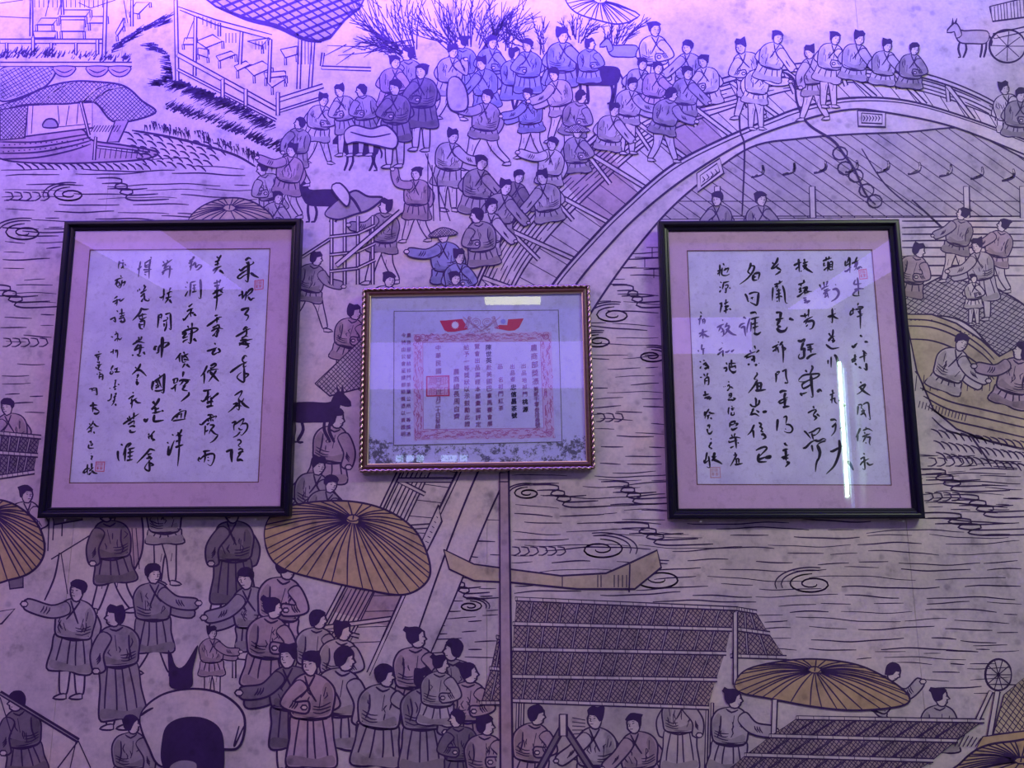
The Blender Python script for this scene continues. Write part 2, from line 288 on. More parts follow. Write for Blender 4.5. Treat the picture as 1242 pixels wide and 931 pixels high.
CALLI_RIGHT = '''O 1015 300 6.65
13 100 76 80 130;13 70 106 70 146 110 120;14 106 80 104 150 106 206;14 60 190 80 190 116 156;13 164 76 150 110 146 150;13 120 130 176 104;15 140 160 166 120 150 176 140 184;16 160 176 190 156 204 168
14 166 242 172 300 176 390;13 150 260 140 296 200 290;14 140 340 180 332 218 332;13 176 330 130 376 150 390 186 388
13 130 486 130 530;12 104 546 116 510 150 500;12 104 548 140 526;13 174 446 166 470;12 166 480 212 480 180 510;13 150 500 206 490;12 170 510 190 536 212 536;12 160 560 206 546;14 186 490 190 570 190 656
16 186 706 206 722;20 120 790 134 804 150 786 166 770;16 222 760 250 762 232 768
15 116 912 150 886 160 880;16 146 860 146 926;15 120 926 160 900;14 206 830 244 860;16 220 840 222 926;12 180 890 240 866
O 1015 440 6.65
16 146 0 160 20;15 176 30 200 46;19 236 0 240 56 216 40
13 188 150 200 166;15 176 200 210 180 230 176 196 230 160 254;18 186 196 220 230 270 262
15 172 346 166 420;12 170 340 200 336 194 370;14 210 336 240 320 256 330 262 400 270 458 256 448;12 196 390 230 380;13 190 420 220 396 200 360;14 200 400 226 412 236 440
16 190 524 170 570 152 600;16 166 576 168 634;13 232 516 240 530;13 210 546 250 530 290 550;12 220 556 230 574;14 204 596 270 570;15 246 570 210 640;15 240 600 268 600 262 640 270 664;11 230 640 240 650
14 214 726 226 740;13 190 776 220 756 230 760;15 220 756 224 810 226 858 206 850;13 188 826 206 800 240 780 262 770;15 240 800 262 822 296 812
O 990 300 6.65
14 52 110 100 90 126 86;13 80 76 80 110;13 104 70 100 100;13 64 120 60 150 76 140;14 96 110 92 194;12 60 186 92 156;13 106 120 106 176 140 176;12 106 140 130 136;12 106 156 130 154;12 106 120 130 116 128 176
13 26 296 40 330;13 60 276 66 320;13 92 270 80 310;13 40 340 70 320 100 310;13 60 350 100 330;14 56 376 90 350 116 340;13 80 340 70 400;12 84 360 100 408;12 66 404 96 380;15 154 296 160 306;19 130 340 164 336 182 370 160 410 120 436
15 130 490 130 550 130 608 118 596;14 90 560 130 544 160 530;12 130 540 108 570;16 134 550 156 566 180 574;15 150 494 154 500
14 100 690 120 720;15 136 660 130 710 94 744;15 96 756 130 720 150 716;13 126 720 140 740 120 750;14 126 760 150 750 130 770;16 78 780 100 800 130 816 186 806
14 96 906 94 940;13 120 880 120 970;20 146 862 168 900 180 990
O 990 440 6.65
14 130 215 136 250;12 108 260 150 240;14 130 250 126 326;12 112 300 150 280;13 150 276 150 310 170 330;13 196 240 204 260;12 180 300 210 320;17 214 344 242 340
18 112 460 150 456 164 470;16 124 516 136 510 160 480;13 160 490 150 550 120 590;17 196 480 226 486 222 510 190 530
20 112 710 130 712 180 686 210 670;22 184 620 190 700 150 820 80 896;24 220 790 266 806 300 866
O 955 300 6.65
17 50 146 90 126 116 120;17 90 90 94 150 96 200;13 66 180 92 150;15 124 130 168 114;14 136 90 140 130;13 120 150 156 140 130 180;20 124 144 160 176 206 204;12 106 196 116 186
14 86 300 120 290 146 276;13 110 290 110 316;14 134 260 130 290;14 90 340 116 330;15 106 320 106 360;15 76 400 100 386 130 360;14 92 362 120 350;14 120 330 160 320 156 350 200 354;13 136 340 140 366 180 356;14 146 316 140 380;12 126 410 156 404;14 132 430 150 420 140 446;15 134 446 180 430 156 452
14 102 552 150 550 176 530;14 140 530 146 570;14 172 494 170 560;14 130 606 160 580 206 556;15 166 570 146 620;19 160 600 200 590 214 610 200 650 176 660;12 150 640 166 620
20 82 750 110 756 140 740 130 770;19 130 766 106 830;17 110 826 140 816 140 850;19 132 820 134 880 100 896 90 880 100 856;16 150 790 214 776;19 184 790 190 850;15 160 826 210 816;13 160 810 180 800;19 154 900 190 870 234 856
O 955 440 6.65
16 144 56 160 76;16 192 20 204 40 176 96;15 90 136 130 100 200 90 256 88 236 116 140 150 92 148 96 130;15 120 196 122 170 170 140 206 126;22 190 96 196 180 206 274 190 270;16 120 190 130 206 180 180 206 146;19 104 240 120 268;14 120 250 160 236;22 240 236 262 216 278 232
14 208 346 216 370;14 164 404 200 384 236 372;15 236 380 206 420;15 236 410 262 432;14 206 426 236 430;16 216 436 236 440 214 464
14 132 548 150 560 190 610;14 170 566 210 550 240 530 264 528 250 560 216 590;15 196 566 210 620;12 196 590 226 576;17 124 688 150 680 190 640 240 616;17 216 620 250 630 290 610 314 620;14 310 626 270 640 240 660;16 196 660 206 716;24 240 660 262 720 250 780 234 800;14 246 770 232 820 226 880
O 925 300 6.65
14 76 120 92 136;18 124 80 110 120 66 170;15 66 172 100 160 130 130;17 112 160 146 180 150 186;15 146 190 120 210 100 222
14 92 300 130 290 160 270;14 110 286 120 310;14 136 266 140 296;14 84 320 80 370 78 430;13 96 320 120 310 110 340;16 160 306 176 360 184 440 204 450;12 110 350 150 340;13 106 380 150 366;15 128 330 134 440;13 110 410 130 390;13 140 390 160 400;12 112 436 124 430
17 106 526 150 520;22 148 520 140 580;17 104 584 140 576 170 570;22 140 580 114 630;22 120 636 150 640;24 112 650 140 676 180 670 200 640;20 212 572 252 586
12 126 756 130 770;14 76 810 110 790 130 780;14 110 786 106 840;13 80 840 130 800;13 120 810 130 850;14 136 790 160 760 150 790;14 150 800 186 816 160 836;16 160 780 166 850 166 930
O 925 440 6.65
16 106 80 110 120 106 158;13 110 76 136 70 126 90;11 112 96 130 90;14 156 70 190 50;15 188 46 190 110 206 160;14 176 160 206 162
20 136 240 160 226 196 226;20 184 240 170 290;14 124 320 150 300 204 276;14 130 326 160 320 200 290;22 180 290 178 352;20 162 360 186 352 218 350
20 122 452 118 500 114 550;14 166 440 190 430 194 450 186 490;15 186 496 220 500 242 530 230 558 200 562 172 550;15 180 530 190 536
18 176 642 186 660 204 666;17 160 710 186 696 206 696;20 186 700 190 790;15 150 764 190 750 214 736;17 160 770 210 766;18 190 800 222 800;15 220 802 200 820 182 840
O 890 300 6.65
17 138 122 130 160 108 200;15 134 150 164 150 156 190 110 250 46 298;14 112 196 132 214;20 160 216 156 260 190 262;17 160 214 206 206 196 260;14 160 240 180 236
16 90 372 106 400 116 438 126 430;14 120 376 160 362 200 362;19 200 362 196 410 186 462 160 456 130 440;12 146 400 150 420;12 136 410 160 400
14 76 560 100 574;15 42 646 60 620 92 610;17 56 650 84 640 90 680 96 716;14 130 570 110 640 106 690;17 130 530 176 522 180 540;14 136 580 180 566 206 560;14 140 600 136 680;13 140 620 196 606;13 150 650 200 634;14 172 570 170 690;19 160 690 190 700 220 680
13 166 790 176 820;14 206 826 180 850;14 84 886 130 856 176 840;14 130 826 140 850;14 120 880 100 890 160 870;20 160 870 166 926;17 140 910 176 890
O 890 440 6.65
17 112 16 130 6;20 170 20 190 10;13 200 0 206 6
13 182 76 190 90 164 130 190 130;16 192 136 160 190 116 244;14 180 166 226 156;20 190 166 190 220;20 222 160 216 216;14 190 190 220 186;20 172 222 216 220 260 214
16 170 280 180 300 176 360;14 130 330 150 350 176 346;16 206 296 200 330 160 360;15 146 380 160 370 130 424;15 136 420 170 410 206 430;15 206 400 180 380;20 230 396 262 392 236 404
16 166 496 140 550 110 582;17 156 540 162 606;16 200 480 222 496 206 520;15 206 510 230 530 214 550;14 216 546 240 560;20 220 580 240 576 256 600 230 616
16 178 706 206 690 250 676 266 690 230 730 200 760;20 206 730 196 770 206 796 266 796;17 200 780 260 756;20 250 766 296 750 290 766 262 772
O 840 310 6.65
13 200 126 236 110;14 220 70 220 110 216 164;12 200 150 220 130;12 246 60 256 80;13 240 96 236 150 270 160 300 146;12 250 120 290 100 276 140;11 260 100 280 110
11 222 210 236 220;12 216 250 230 260;14 216 296 230 276;13 244 220 296 206;14 250 224 240 270;11 260 240 286 236 280 260 262 260;13 270 260 268 300 256 290;13 296 256 306 266
13 216 390 240 376;14 236 380 222 460;12 240 400 230 420;13 254 390 290 370;12 270 350 266 400;12 256 410 290 404 262 426;15 270 400 268 466;12 250 450 290 430;16 296 426 312 436
12 240 514 246 526;13 196 580 230 560 256 550;13 232 560 210 610;12 230 580 246 600 226 620;13 250 596 250 640 236 650;12 280 540 260 580;14 262 570 300 560;15 300 566 270 620 250 640;19 270 590 320 630 356 640
11 236 700 244 710;13 212 766 240 740;14 200 800 230 776 244 766;14 244 760 246 816;13 262 776 280 776 300 760;14 310 776 336 756
13 270 860 280 880;13 250 910 280 896;13 276 900 270 926;14 314 836 312 900;13 290 870 350 866;13 300 900 350 890;13 340 880 350 910
10 62 450 76 470;12 60 500 54 560;11 44 516 76 506;12 80 510 86 550;12 86 506 100 520 96 550;10 86 530 98 528;13 70 480 60 510
13 50 630 120 606;14 82 590 84 670;12 80 630 54 656;16 90 630 116 650 136 650
12 44 760 50 776;13 76 714 70 760;12 70 756 100 746;13 86 750 86 800
12 56 850 70 860;12 60 910 70 890;12 86 840 100 850;13 84 880 110 856;13 96 880 130 896 100 920
O 845 440 6.65
15 216 42 240 40 240 70;13 230 70 250 50;14 262 10 270 60 300 70 320 60;13 280 30 320 26;16 280 66 296 80 320 70
11 214 190 222 196;11 226 186 234 192;12 256 146 262 160;12 246 190 262 176 266 210;12 246 226 270 196;13 270 190 296 206
13 256 256 280 246 276 276 256 280;12 256 266 280 262;16 250 300 266 296 280 304;15 276 290 290 300 312 286 290 280
12 262 356 250 400;12 256 376 256 416;11 280 346 290 356;12 276 370 306 362;11 280 380 300 376;13 280 396 280 420 302 416 300 394
15 270 480 266 520;16 270 480 310 470 296 500;13 270 500 300 496;18 280 526 290 540 330 520;15 310 490 332 490 312 510
12 280 576 290 600;12 310 566 300 596;14 262 610 300 600 330 600 356 606;13 262 626 262 640 330 620;17 312 600 316 640 320 690;13 270 686 300 670;13 330 640 340 650
13 308 720 316 740;14 296 746 320 740 290 800 270 834;13 310 780 340 766;14 320 780 322 816;14 340 770 340 810;16 306 820 340 816 372 808
13 26 40 36 46;13 70 0 100 30;14 60 46 96 36 96 50
12 26 116 44 116;12 56 86 70 110;12 90 80 80 110;14 66 130 94 116 96 176 84 170;12 66 126 66 176;11 68 146 90 142
14 66 226 74 270;14 50 262 100 250;13 60 286 110 266;15 80 290 116 280 100 300;13 76 280 70 290
13 66 390 60 430;12 70 400 84 390;13 100 370 76 410 66 450;15 96 396 120 406 146 406;13 80 430 110 416;14 94 420 90 456;16 110 440 124 454
15 84 510 104 500 100 530;14 84 530 90 566;16 90 566 110 570 128 546
11 114 606 118 620;13 104 650 120 640 100 676 126 690 110 696
15 84 720 70 790 60 800;14 60 780 66 806 100 780;14 96 750 106 840 80 836;20 146 720 130 780;14 120 760 150 746;14 120 790 160 750;20 130 776 176 796 206 816'''
# ------------------------------------------------------------------ room shell
YB, XL, XR, ZC = -5.6, -3.2, 3.2, 3.42
tag(box('floor', XL, XR, YB, .1, -.1, 0, M_FLOOR), kind='structure')
tag(box('ceiling', XL, XR, YB, .1, ZC, ZC+.1, M_WALL), kind='structure')
tag(box('wall_back', XL, XR, .003, .1, 0, ZC, M_WALL), kind='structure')
tag(box('wall_left', XL-.1, XL, YB, .1, 0, ZC, M_WALL), kind='structure')
tag(box('wall_right', XR, XR+.1, YB, .1, 0, ZC, M_WALL), kind='structure')
tag(box('wall_front', XL, XR, YB-.1, YB, 0, ZC, M_WALL), kind='structure')

# ------------------------------------------------------------------ picture frames
LEAN = math.radians(1.5)
class Hung:
    def __init__(s, cx, cz, w, h, roll):
        s.w, s.h = w, h; sl, cl = math.sin(LEAN), math.cos(LEAN); sr, cr = math.sin(roll), math.cos(roll)
        s.O = Vector((cx, -.03-h/2*sl, cz)); s.U = Vector((cr, -sr*sl, sr*cl)); s.V = Vector((-sr, -cr*sl, cr*cl)); s.Y = s.V.cross(s.U)
    def place(s, e):
        U, Y, V, O = s.U, s.Y, s.V, s.O
        e.matrix_world = Matrix(((U.x, Y.x, V.x, O.x), (U.y, Y.y, V.y, O.y), (U.z, Y.z, V.z, O.z), (0, 0, 0, 1)))
    def uv(s, px, py, y):
        P0 = s.O + s.Y*y; d = ray(px, py); t = (P0-CAM).dot(s.Y)/d.dot(s.Y); q = CAM+d*t-s.O
        return q.dot(s.U), q.dot(s.V)
    def flat(s, name, pts, y, mat, parent):   # polygon of photo points laid on the local plane
        v = [(a, y, b) for a, b in (s.uv(px, py, y) for px, py in pts)]
        return mesh(name, v, [tuple(range(len(v)))], mat, parent)
def rails(e, w, h, prof, mat, name='moulding'):
    """four mitred lengths of a moulding, prof = [(inset, y)]"""
    for k in range(4):
        L, H = (w, h) if k % 2 == 0 else (h, w)
        v = []; f = []
        for (d, y) in prof:
            for s in (-1, 1):
                a, b = s*(L/2-d), H/2-d
                x, z = [(a, b), (b, -a), (-a, -b), (-b, a)][k]
                v.append((x, y, z))
        n = len(prof)
        for i in range(n-1): f.append((2*i, 2*i+1, 2*i+3, 2*i+2))
        f.append((0, 2*(n-1), 2*(n-1)+1, 1))
        o = mesh(name, v, f, mat, e)
def brushwork(hg, data, y, mat, parent, name, wscale=1.16):
    ox = oy = 0; s = 1; rnd = random.Random(3)
    for line in data.split('\n'):
        if line.startswith('O'):
            _, a, b, c = line.split(); ox, oy, s = float(a), float(b), float(c); continue
        V = []; F = []
        for st in line.split(';'):
            q = [float(t) for t in st.split()]; wd = q[0]/s*wscale; n = q[1:]
            if len(n) < 4 or len(n) % 2: print('BAD STROKE', name, st); continue
            pts = [(ox+n[i]/s, oy+n[i+1]/s) for i in range(0, len(n), 2)]
            vs, fs = ribbon(pts, wd, 1.0, brush_prof); b = len(V)
            for (px, py) in vs:
                a, c = hg.uv(px, py, y); V.append((a, y, c))
            F += [tuple(i+b for i in f) for f in fs]
        mesh(name, V, F, mat, parent)
def rect_line(hg, name, q, wpx, y, mat, parent):
    """thin line along the quadrilateral q (photo points)"""
    cxm = sum(p[0] for p in q)/4; cym = sum(p[1] for p in q)/4
    inn = [(p[0]-math.copysign(wpx, p[0]-cxm), p[1]-math.copysign(wpx, p[1]-cym)) for p in q]
    v = [(a, y, b) for a, b in (hg.uv(*p, y) for p in list(q)+inn)]
    return mesh(name, v, [(i, (i+1) % 4, 4+(i+1) % 4, 4+i) for i in range(4)], mat, parent)
def seal(hg, name, q, y, mat, parent, rows):
    """square seal impression: outlined square with carved strokes"""
    V = []; F = []
    def quad(a, b, c, d):
        def P(u, v):
            top = [q[0][i]+(q[1][i]-q[0][i])*u for i in (0, 1)]; bot = [q[3][i]+(q[2][i]-q[3][i])*u for i in (0, 1)]
            return hg.uv(top[0]+(bot[0]-top[0])*v, top[1]+(bot[1]-top[1])*v, y)
        b0 = len(V)
        for u, v in ((a, b), (c, b), (c, d), (a, d)):
            p = P(u, v); V.append((p[0], y, p[1]))
        F.append((b0, b0+1, b0+2, b0+3))
    e = .09
    quad(0, 0, 1, e); quad(0, 1-e, 1, 1); quad(0, e, e, 1-e); quad(1-e, e, 1, 1-e)
    r = random.Random(rows)
    for i in range(rows):
        for j in range(rows):
            x0 = .14+j*.72/rows; y0 = .14+i*.72/rows; d = .72/rows*.86
            for k in range(3): quad(x0, y0+d*k/3, x0+d, y0+d*k/3+d*.14)
            for k in range(2):
                xx = x0+d*r.choice((0, .25, .45, .8)); quad(xx, y0, xx+d*.14, y0+d)
    return mesh(name, V, F, mat, parent)

BLACK_PROF = [(0, .026), (0, .004), (.0015, .001), (.004, 0), (.010, 0), (.0125, .0012), (.0145, .005), (.0155, .0085), (.020, .0095), (.022, .008), (.024, .0085), (.0255, .011), (.0255, .020)]
def black_frame(name, label, par, inner):
    hg = Hung(*par); e = empty(name); hg.place(e); tag(e, label, 'picture frame')
    w, h = hg.w, hg.h
    rails(e, w, h, BLACK_PROF, M_BLACK)
    box('backing_board', -w/2+.006, w/2-.006, .0205, .025, -h/2+.006, h/2-.006, M_BACK, e)
    # mount with an opening: four strips, thin dark slip, paper recessed behind
    yi, yo = .0150, .0140
    V = [(sx*(w/2-.020), yo, sz*(h/2-.020)) for sx, sz in ((-1, 1), (1, 1), (1, -1), (-1, -1))]
    I = [(a, yo, b) for a, b in (hg.uv(*p, yo) for p in inner)]
    mesh('mount', V+I, [(i, 4+i, 4+(i+1) % 4, (i+1) % 4) for i in range(4)], M_MAT, e)
    rect_line(hg, 'slip', inner, 1.1, yo-.0004, M_LINE, e)
    cxm = sum(p[0] for p in inner)/4
    S = [(a*1.01, yi, b*1.01+0) for a, b in (hg.uv(*p, yi) for p in inner)]
    mesh('paper_sheet', S, [(0, 3, 2, 1)], M_SHEET, e)
    mesh('glass', [(sx*(w/2-.022), .0112, sz*(h/2-.022)) for sx, sz in ((-1, 1), (1, 1), (1, -1), (-1, -1))], [(0, 3, 2, 1)], M_GLASS, e)
    return hg, e
hL, eL = black_frame('framed_calligraphy', 'black framed brush calligraphy with seven ink columns hanging left of the gilt certificate frame',
    (-.871, 1.9617, .6133, .7566, .0026), [(108.7, 302.5), (328, 300.8), (313.8, 584.9), (83.6, 586)])
brushwork(hL, CALLI_LEFT, .0147, M_INKW, eL, 'brush_character')
brushwork(hL, CALLI_LEFT2, .0147, M_INKW, eL, 'brush_character')
tag(seal(hL, 'seal_impression', [(308.5, 340), (320, 338.5), (319.5, 350.5), (308.5, 352)], .0148, M_SEAL, eL, 2), 'small red square seal beside the first column')
tag(seal(hL, 'seal_impression', [(116, 559.5), (127.5, 559.5), (126.5, 572), (115, 571.5)], .0148, M_SEAL, eL, 2), 'red square seal at the foot of the last column')
hR, eR = black_frame('framed_calligraphy', 'black framed brush calligraphy with lamp tube reflected in its glass, right of the certificate frame',
    (.6571, 1.9494, .6105, .7508, -.0016), [(833, 303.4), (1058, 302.2), (1081.8, 588.6), (845, 587.8)])
brushwork(hR, CALLI_RIGHT, .0147, M_INKW, eR, 'brush_character')
tag(seal(hR, 'seal_impression', [(1041, 327), (1051, 325.5), (1052.5, 338), (1042.5, 339)], .0148, M_SEAL, eR, 2), 'faded red seal beside the first column')
tag(seal(hR, 'seal_impression', [(861, 566), (873.5, 566), (874.5, 579.5), (861.5, 579.5)], .0148, M_SEALP, eR, 2), 'pale pink square seal in the lower left corner')

# the nails that hold the lower edges of the black frames
def nail(px, py, label):
    p = on_wall(px, py, -.012); n = 10; V = []; F = []
    prof = [(-.0, .0008), (.0, .0008)]
    ys = [(.006, .0009), (-.018, .0009), (-.018, .0026), (-.0195, .0026), (-.020, .0015)]
    for (y, r) in ys:
        for k in range(n): a = 2*math.pi*k/n; V.append((r*math.cos(a), y, r*math.sin(a)))
    for i in range(len(ys)-1):
        for k in range(n): F.append((i*n+k, i*n+(k+1) % n, (i+1)*n+(k+1) % n, (i+1)*n+k))
    F.append(tuple(range((len(ys)-1)*n, len(ys)*n)))
    o = mesh('nail', V, F, M_STEEL, None); o.location = (p.x, -.003, p.z); tag(o, label, 'nail', 'nails under the black frames')
nail(849, 632.5, 'steel nail under the left end of the right black frame')
nail(1093, 632, 'steel nail under the right end of the right black frame')
nail(312, 630, 'steel nail under the right end of the left black frame')
nail(82, 630.5, 'steel nail under the left end of the left black frame')

# ---- gilt certificate frame
hC = Hung(-.1124, 1.9245, .5777, .4666, .0092); eC = empty('framed_certificate'); hC.place(eC)
tag(eC, 'brown wooden frame with twisted gilt rope edge holding the printed red certificate', 'picture frame')
w, h = hC.w, hC.h
rails(eC, w, h, [(.002, .026), (.002, .009), (.009, .007), (.0105, .005), (.0145, .0035), (.0185, .0055), (.0195, .008), (.0195, .016)], M_BROWN)
rails(eC, w-.038, h-.038, [(0, .016), (0, .0075), (.0012, .0062), (.0026, .0068), (.0034, .0095), (.0034, .016)], M_GILT, 'gilt_slip')
def rope(e, w, h, inset, y, r, pitch):
    for k in range(4):
        L, H = (w, h) if k % 2 == 0 else (h, w)
        n = int((L-2*inset)/.0022); m = 12; V = []; F = []
        for i in range(n+1):
            s = -(L/2-inset) + (L-2*inset)*i/n
            for j in range(m):
                a = 2*math.pi*j/m; rr = r*(1+.24*math.cos(2*(a) - 2*math.pi*s/pitch))
                b = H/2-inset+rr*math.cos(a); yy = y-rr*math.sin(a)
                x, z = [(s, b), (b, -s), (-s, -b), (-b, s)][k]; V.append((x, yy, z))
        for i in range(n):
            for j in range(m): F.append((i*m+j, i*m+(j+1) % m, (i+1)*m+(j+1) % m, (i+1)*m+j))
        F += [tuple(range(m)), tuple(range(n*m, n*m+m))]
        mesh('rope_trim', V, F, M_ROPE, e, smooth=True)
rope(eC, w, h, .0045, .0055, .0042, .0145)
box('backing_board', -w/2+.006, w/2-.006, .0165, .025, -h/2+.006, h/2-.006, M_BACK, eC)
YC = .0125
mesh('mount', [(sx*(w/2-.019), YC+.001, sz*(h/2-.019)) for sx, sz in ((-1, 1), (1, 1), (1, -1), (-1, -1))], [(0, 3, 2, 1)], M_CMAT, eC)
mesh('glass', [(sx*(w/2-.021), .0098, sz*(h/2-.021)) for sx, sz in ((-1, 1), (1, 1), (1, -1), (-1, -1))], [(0, 3, 2, 1)], M_GLASS, eC)
K = 1154/310.0
def cq(x, y): return (425+x/K, 335+y/K)
CQ = [cq(196, 156), cq(940, 151), cq(957, 748), cq(194, 764)]
hC.flat('certificate_sheet', CQ, YC, M_CERT, eC)
rect_line(hC, 'sheet_edge', CQ, .75, YC-.0002, simple('sheet_edge', (.10, .10, .07), .8), eC)
# rose ornamental border with scrolls, red flags, emblem
def poly_mesh(hg, name, polys, y, mat, parent):
    V = []; F = []
    for q in polys:
        b = len(V)
        for p in q: a, c = hg.uv(p[0], p[1], y); V.append((a, y, c))
        F.append(tuple(range(b, b+len(q))))
    return mesh(name, V, F, mat, parent)
OB = [cq(283, 262), cq(908, 250), cq(922, 728), cq(286, 740)]; IB = [cq(326, 297), cq(858, 290), cq(874, 686), cq(328, 692)]
poly_mesh(hC, 'border_tint', [[OB[i], OB[(i+1) % 4], IB[(i+1) % 4], IB[i]] for i in range(4)], YC-.0003, M_ROSEP, eC)
rect_line(hC, 'border_rule', IB, .55, YC-.0006, M_ROSE, eC)
def strokes_mesh(hg, name, strokes, y, mat, parent, step=1.0, prof=brush_prof):
    V = []; F = []
    for wd, pts in strokes:
        vs, fs = ribbon(pts, wd, step, prof); b = len(V)
        for (px, py) in vs: a, c = hg.uv(px, py, y); V.append((a, y, c))
        F += [tuple(i+b for i in f) for f in fs]
    return mesh(name, V, F, mat, parent)
rnd = random.Random(11); ST = []
def along(a, b, A, B, n):
    for i in range(n):
        t = (i+rnd.random()*.6)/n
        x = a[0]+(b[0]-a[0])*t; y = a[1]+(b[1]-a[1])*t; X = A[0]+(B[0]-A[0])*t; Y = A[1]+(B[1]-A[1])*t
        u = rnd.uniform(.1, .9); px, py = x+(X-x)*u, y+(Y-y)*u
        dx, dy = (b[0]-a[0]), (b[1]-a[1]); L = math.hypot(dx, dy); dx /= L; dy /= L; nx, ny = -dy, dx
        l = rnd.uniform(3, 7)*rnd.choice((-1, 1)); c = rnd.uniform(-2.2, 2.2)
        ST.append((rnd.uniform(.5, 1.1), [(px, py), (px+dx*l*.5+nx*c, py+dy*l*.5+ny*c), (px+dx*l, py+dy*l+ny*c*.2), (px+dx*l*.8-nx*c*.5, py+dy*l*.8-ny*c*.5)]))
for i, n in enumerate((150, 115, 150, 115)): along(OB[i], OB[(i+1) % 4], IB[i], IB[(i+1) % 4], n)
for i in range(4):     # corner volutes
    cx0 = (OB[i][0]+IB[i][0])/2; cy0 = (OB[i][1]+IB[i][1])/2
    ST.append((1.1, [(cx0+(1+t*.33)*math.cos(t), cy0+(1+t*.33)*math.sin(t)) for t in [k*.6 for k in range(22)]]))
strokes_mesh(hC, 'border_scrollwork', ST, YC-.0005, M_ROSE, eC)
fl1 = hC.flat('printed_flag', [cq(403, 200), cq(430, 199), cq(505, 192), cq(530, 232), cq(528, 240), cq(470, 250), cq(440, 251), cq(425, 243)], YC-.0005, M_FLAG, eC)
fl2 = hC.flat('printed_flag', [cq(782, 190), cq(762, 230), cq(742, 244), cq(715, 246), cq(650, 234), cq(668, 222), cq(674, 219), cq(708, 220), cq(712, 194)], YC-.0005, M_FLAG, eC)
poly_mesh(hC, 'flag_sun', [[cq(473+(13 if k % 2 else 19)*math.cos(k*math.pi/12), 220+(13 if k % 2 else 19)*math.sin(k*math.pi/12)) for k in range(24)]], YC-.0008, M_FLAGW, fl1)
poly_mesh(hC, 'flag_sun', [[cq(690+(9 if k % 2 else 14)*math.cos(k*math.pi/12), 204+(9 if k % 2 else 14)*math.sin(k*math.pi/12)) for k in range(24)]], YC-.0008, simple('flag_blue', (.28, .30, .75), .8), fl2)
ST = []
def ell(cx, cy, rx, ry, wd=.7, a0=0, a1=6.4): ST.append((wd, [cq(cx+rx*math.cos(a0+(a1-a0)*k/14), cy+ry*math.sin(a0+(a1-a0)*k/14)) for k in range(15)]))
for cx in (567, 618): ell(cx, 208, 21, 18); ell(cx, 208, 13, 11, .5); ell(cx, 203, 5, 5, .6)
for s in (-1, 1):
    for k in range(9):
        x = 592+s*(45+k*2); y = 188+k*6; ST.append((.9, [cq(x, y), cq(x+s*12, y-8), cq(x+s*16, y-2)]))
    ST.append((.8, [cq(592+s*8, 238), cq(592+s*40, 215), cq(592+s*62, 185)])); ST.append((.8, [cq(592-s*15, 250), cq(592+s*30, 228), cq(592+s*85, 182)]))
for k in range(60):
    x = rnd.uniform(530, 655); y = rnd.uniform(222, 285); ST.append((.6, [cq(x, y), cq(x+rnd.uniform(-12, 12), y+rnd.uniform(-6, 6)), cq(x+rnd.uniform(-14, 14), y+rnd.uniform(-9, 9))]))
strokes_mesh(hC, 'printed_emblem', ST, YC-.0006, simple('emblem_print', (.44, .26, .50), .8), eC, prof=lambda t: 1)

# characters from Blender's own bundled font
GC = {}
def glyph(ch):
    if ch not in GC:
        c = bpy.data.curves.new('g', 'FONT'); c.body = ch; c.size = 1; c.resolution_u = 2
        o = bpy.data.objects.new('g', c); C.objects.link(o)
        me = bpy.data.meshes.new_from_object(o, depsgraph=None) if False else None
        dg = bpy.context.evaluated_depsgraph_get(); me = bpy.data.meshes.new_from_object(o.evaluated_get(dg))
        vs = [tuple(v.co[:2]) for v in me.vertices]; fs = [tuple(p.vertices) for p in me.polygons]
        bpy.data.objects.remove(o); bpy.data.curves.remove(c); bpy.data.meshes.remove(me)
        if vs:
            x0 = min(v[0] for v in vs); x1 = max(v[0] for v in vs); y0 = min(v[1] for v in vs); y1 = max(v[1] for v in vs)
            m = max(x1-x0, y1-y0); cx, cy = (x0+x1)/2, (y0+y1)/2; vs = [((a-cx)/m, (b-cy)/m) for a, b in vs]
        GC[ch] = (vs, fs)
    return GC[ch]
def column(text, x0, y0, x1, y1, size, mat, bold=0, y=YC-.0009, name='printed_column'):
    V = []; F = []; n = len(text)
    for i, ch in enumerate(text):
        if ch == ' ': continue
        t = i/max(1, n-1); cx = x0+(x1-x0)*t; cy = y0+(y1-y0)*t; vs, fs = glyph(ch)
        for ddx, ddy in ([(0, 0)] if not bold else [(-bold, 0), (bold, 0), (0, bold), (0, -bold)]):
            b = len(V)
            for (a, c) in vs:
                p = cq(cx+(a+ddx)*size, cy-(c+a*.10+ddy)*size); q = hC.uv(p[0], p[1], y); V.append((q[0], y, q[1]))
            F += [tuple(i+b for i in f) for f in fs]
    return mesh(name, V, F, mat, eC)
M_PINK = simple('rose_ink', (.40, .13, .38), .8, 0, .2); M_DARK = simple('black_ink', (.03, .025, .07), .8, 0, .2)
column('農商部獎憑', 828, 322, 836, 474, 30, M_PINK, .008)
column('第貳千零叁拾叁號', 838, 508, 846, 672, 23, M_PINK, .008)
column('出品地祁門', 782, 404, 788, 532, 22, M_PINK, .008); column('桃源', 789, 566, 790, 600, 25, M_DARK, .03)
column('出品者', 731, 407, 733, 464, 22, M_PINK, .008); column('忠信昌茶號', 736, 500, 740, 628, 25, M_DARK, .03)
column('品', 676, 407, 676, 407, 22, M_PINK, .008); column('名祁門紅茶', 678, 466, 680, 594, 23, M_PINK, .008)
column('陳世英', 624, 320, 625, 379, 25, M_DARK, .03); column('赴美國巴拿馬賽會展', 626, 410, 630, 666, 24, M_PINK, .008)
column('覽會出品業經本部彙案評定', 572, 316, 578, 668, 24, M_PINK, .008)
column('給予一等獎狀以示鼓勵此證', 524, 320, 528, 666, 25, M_PINK, .008)
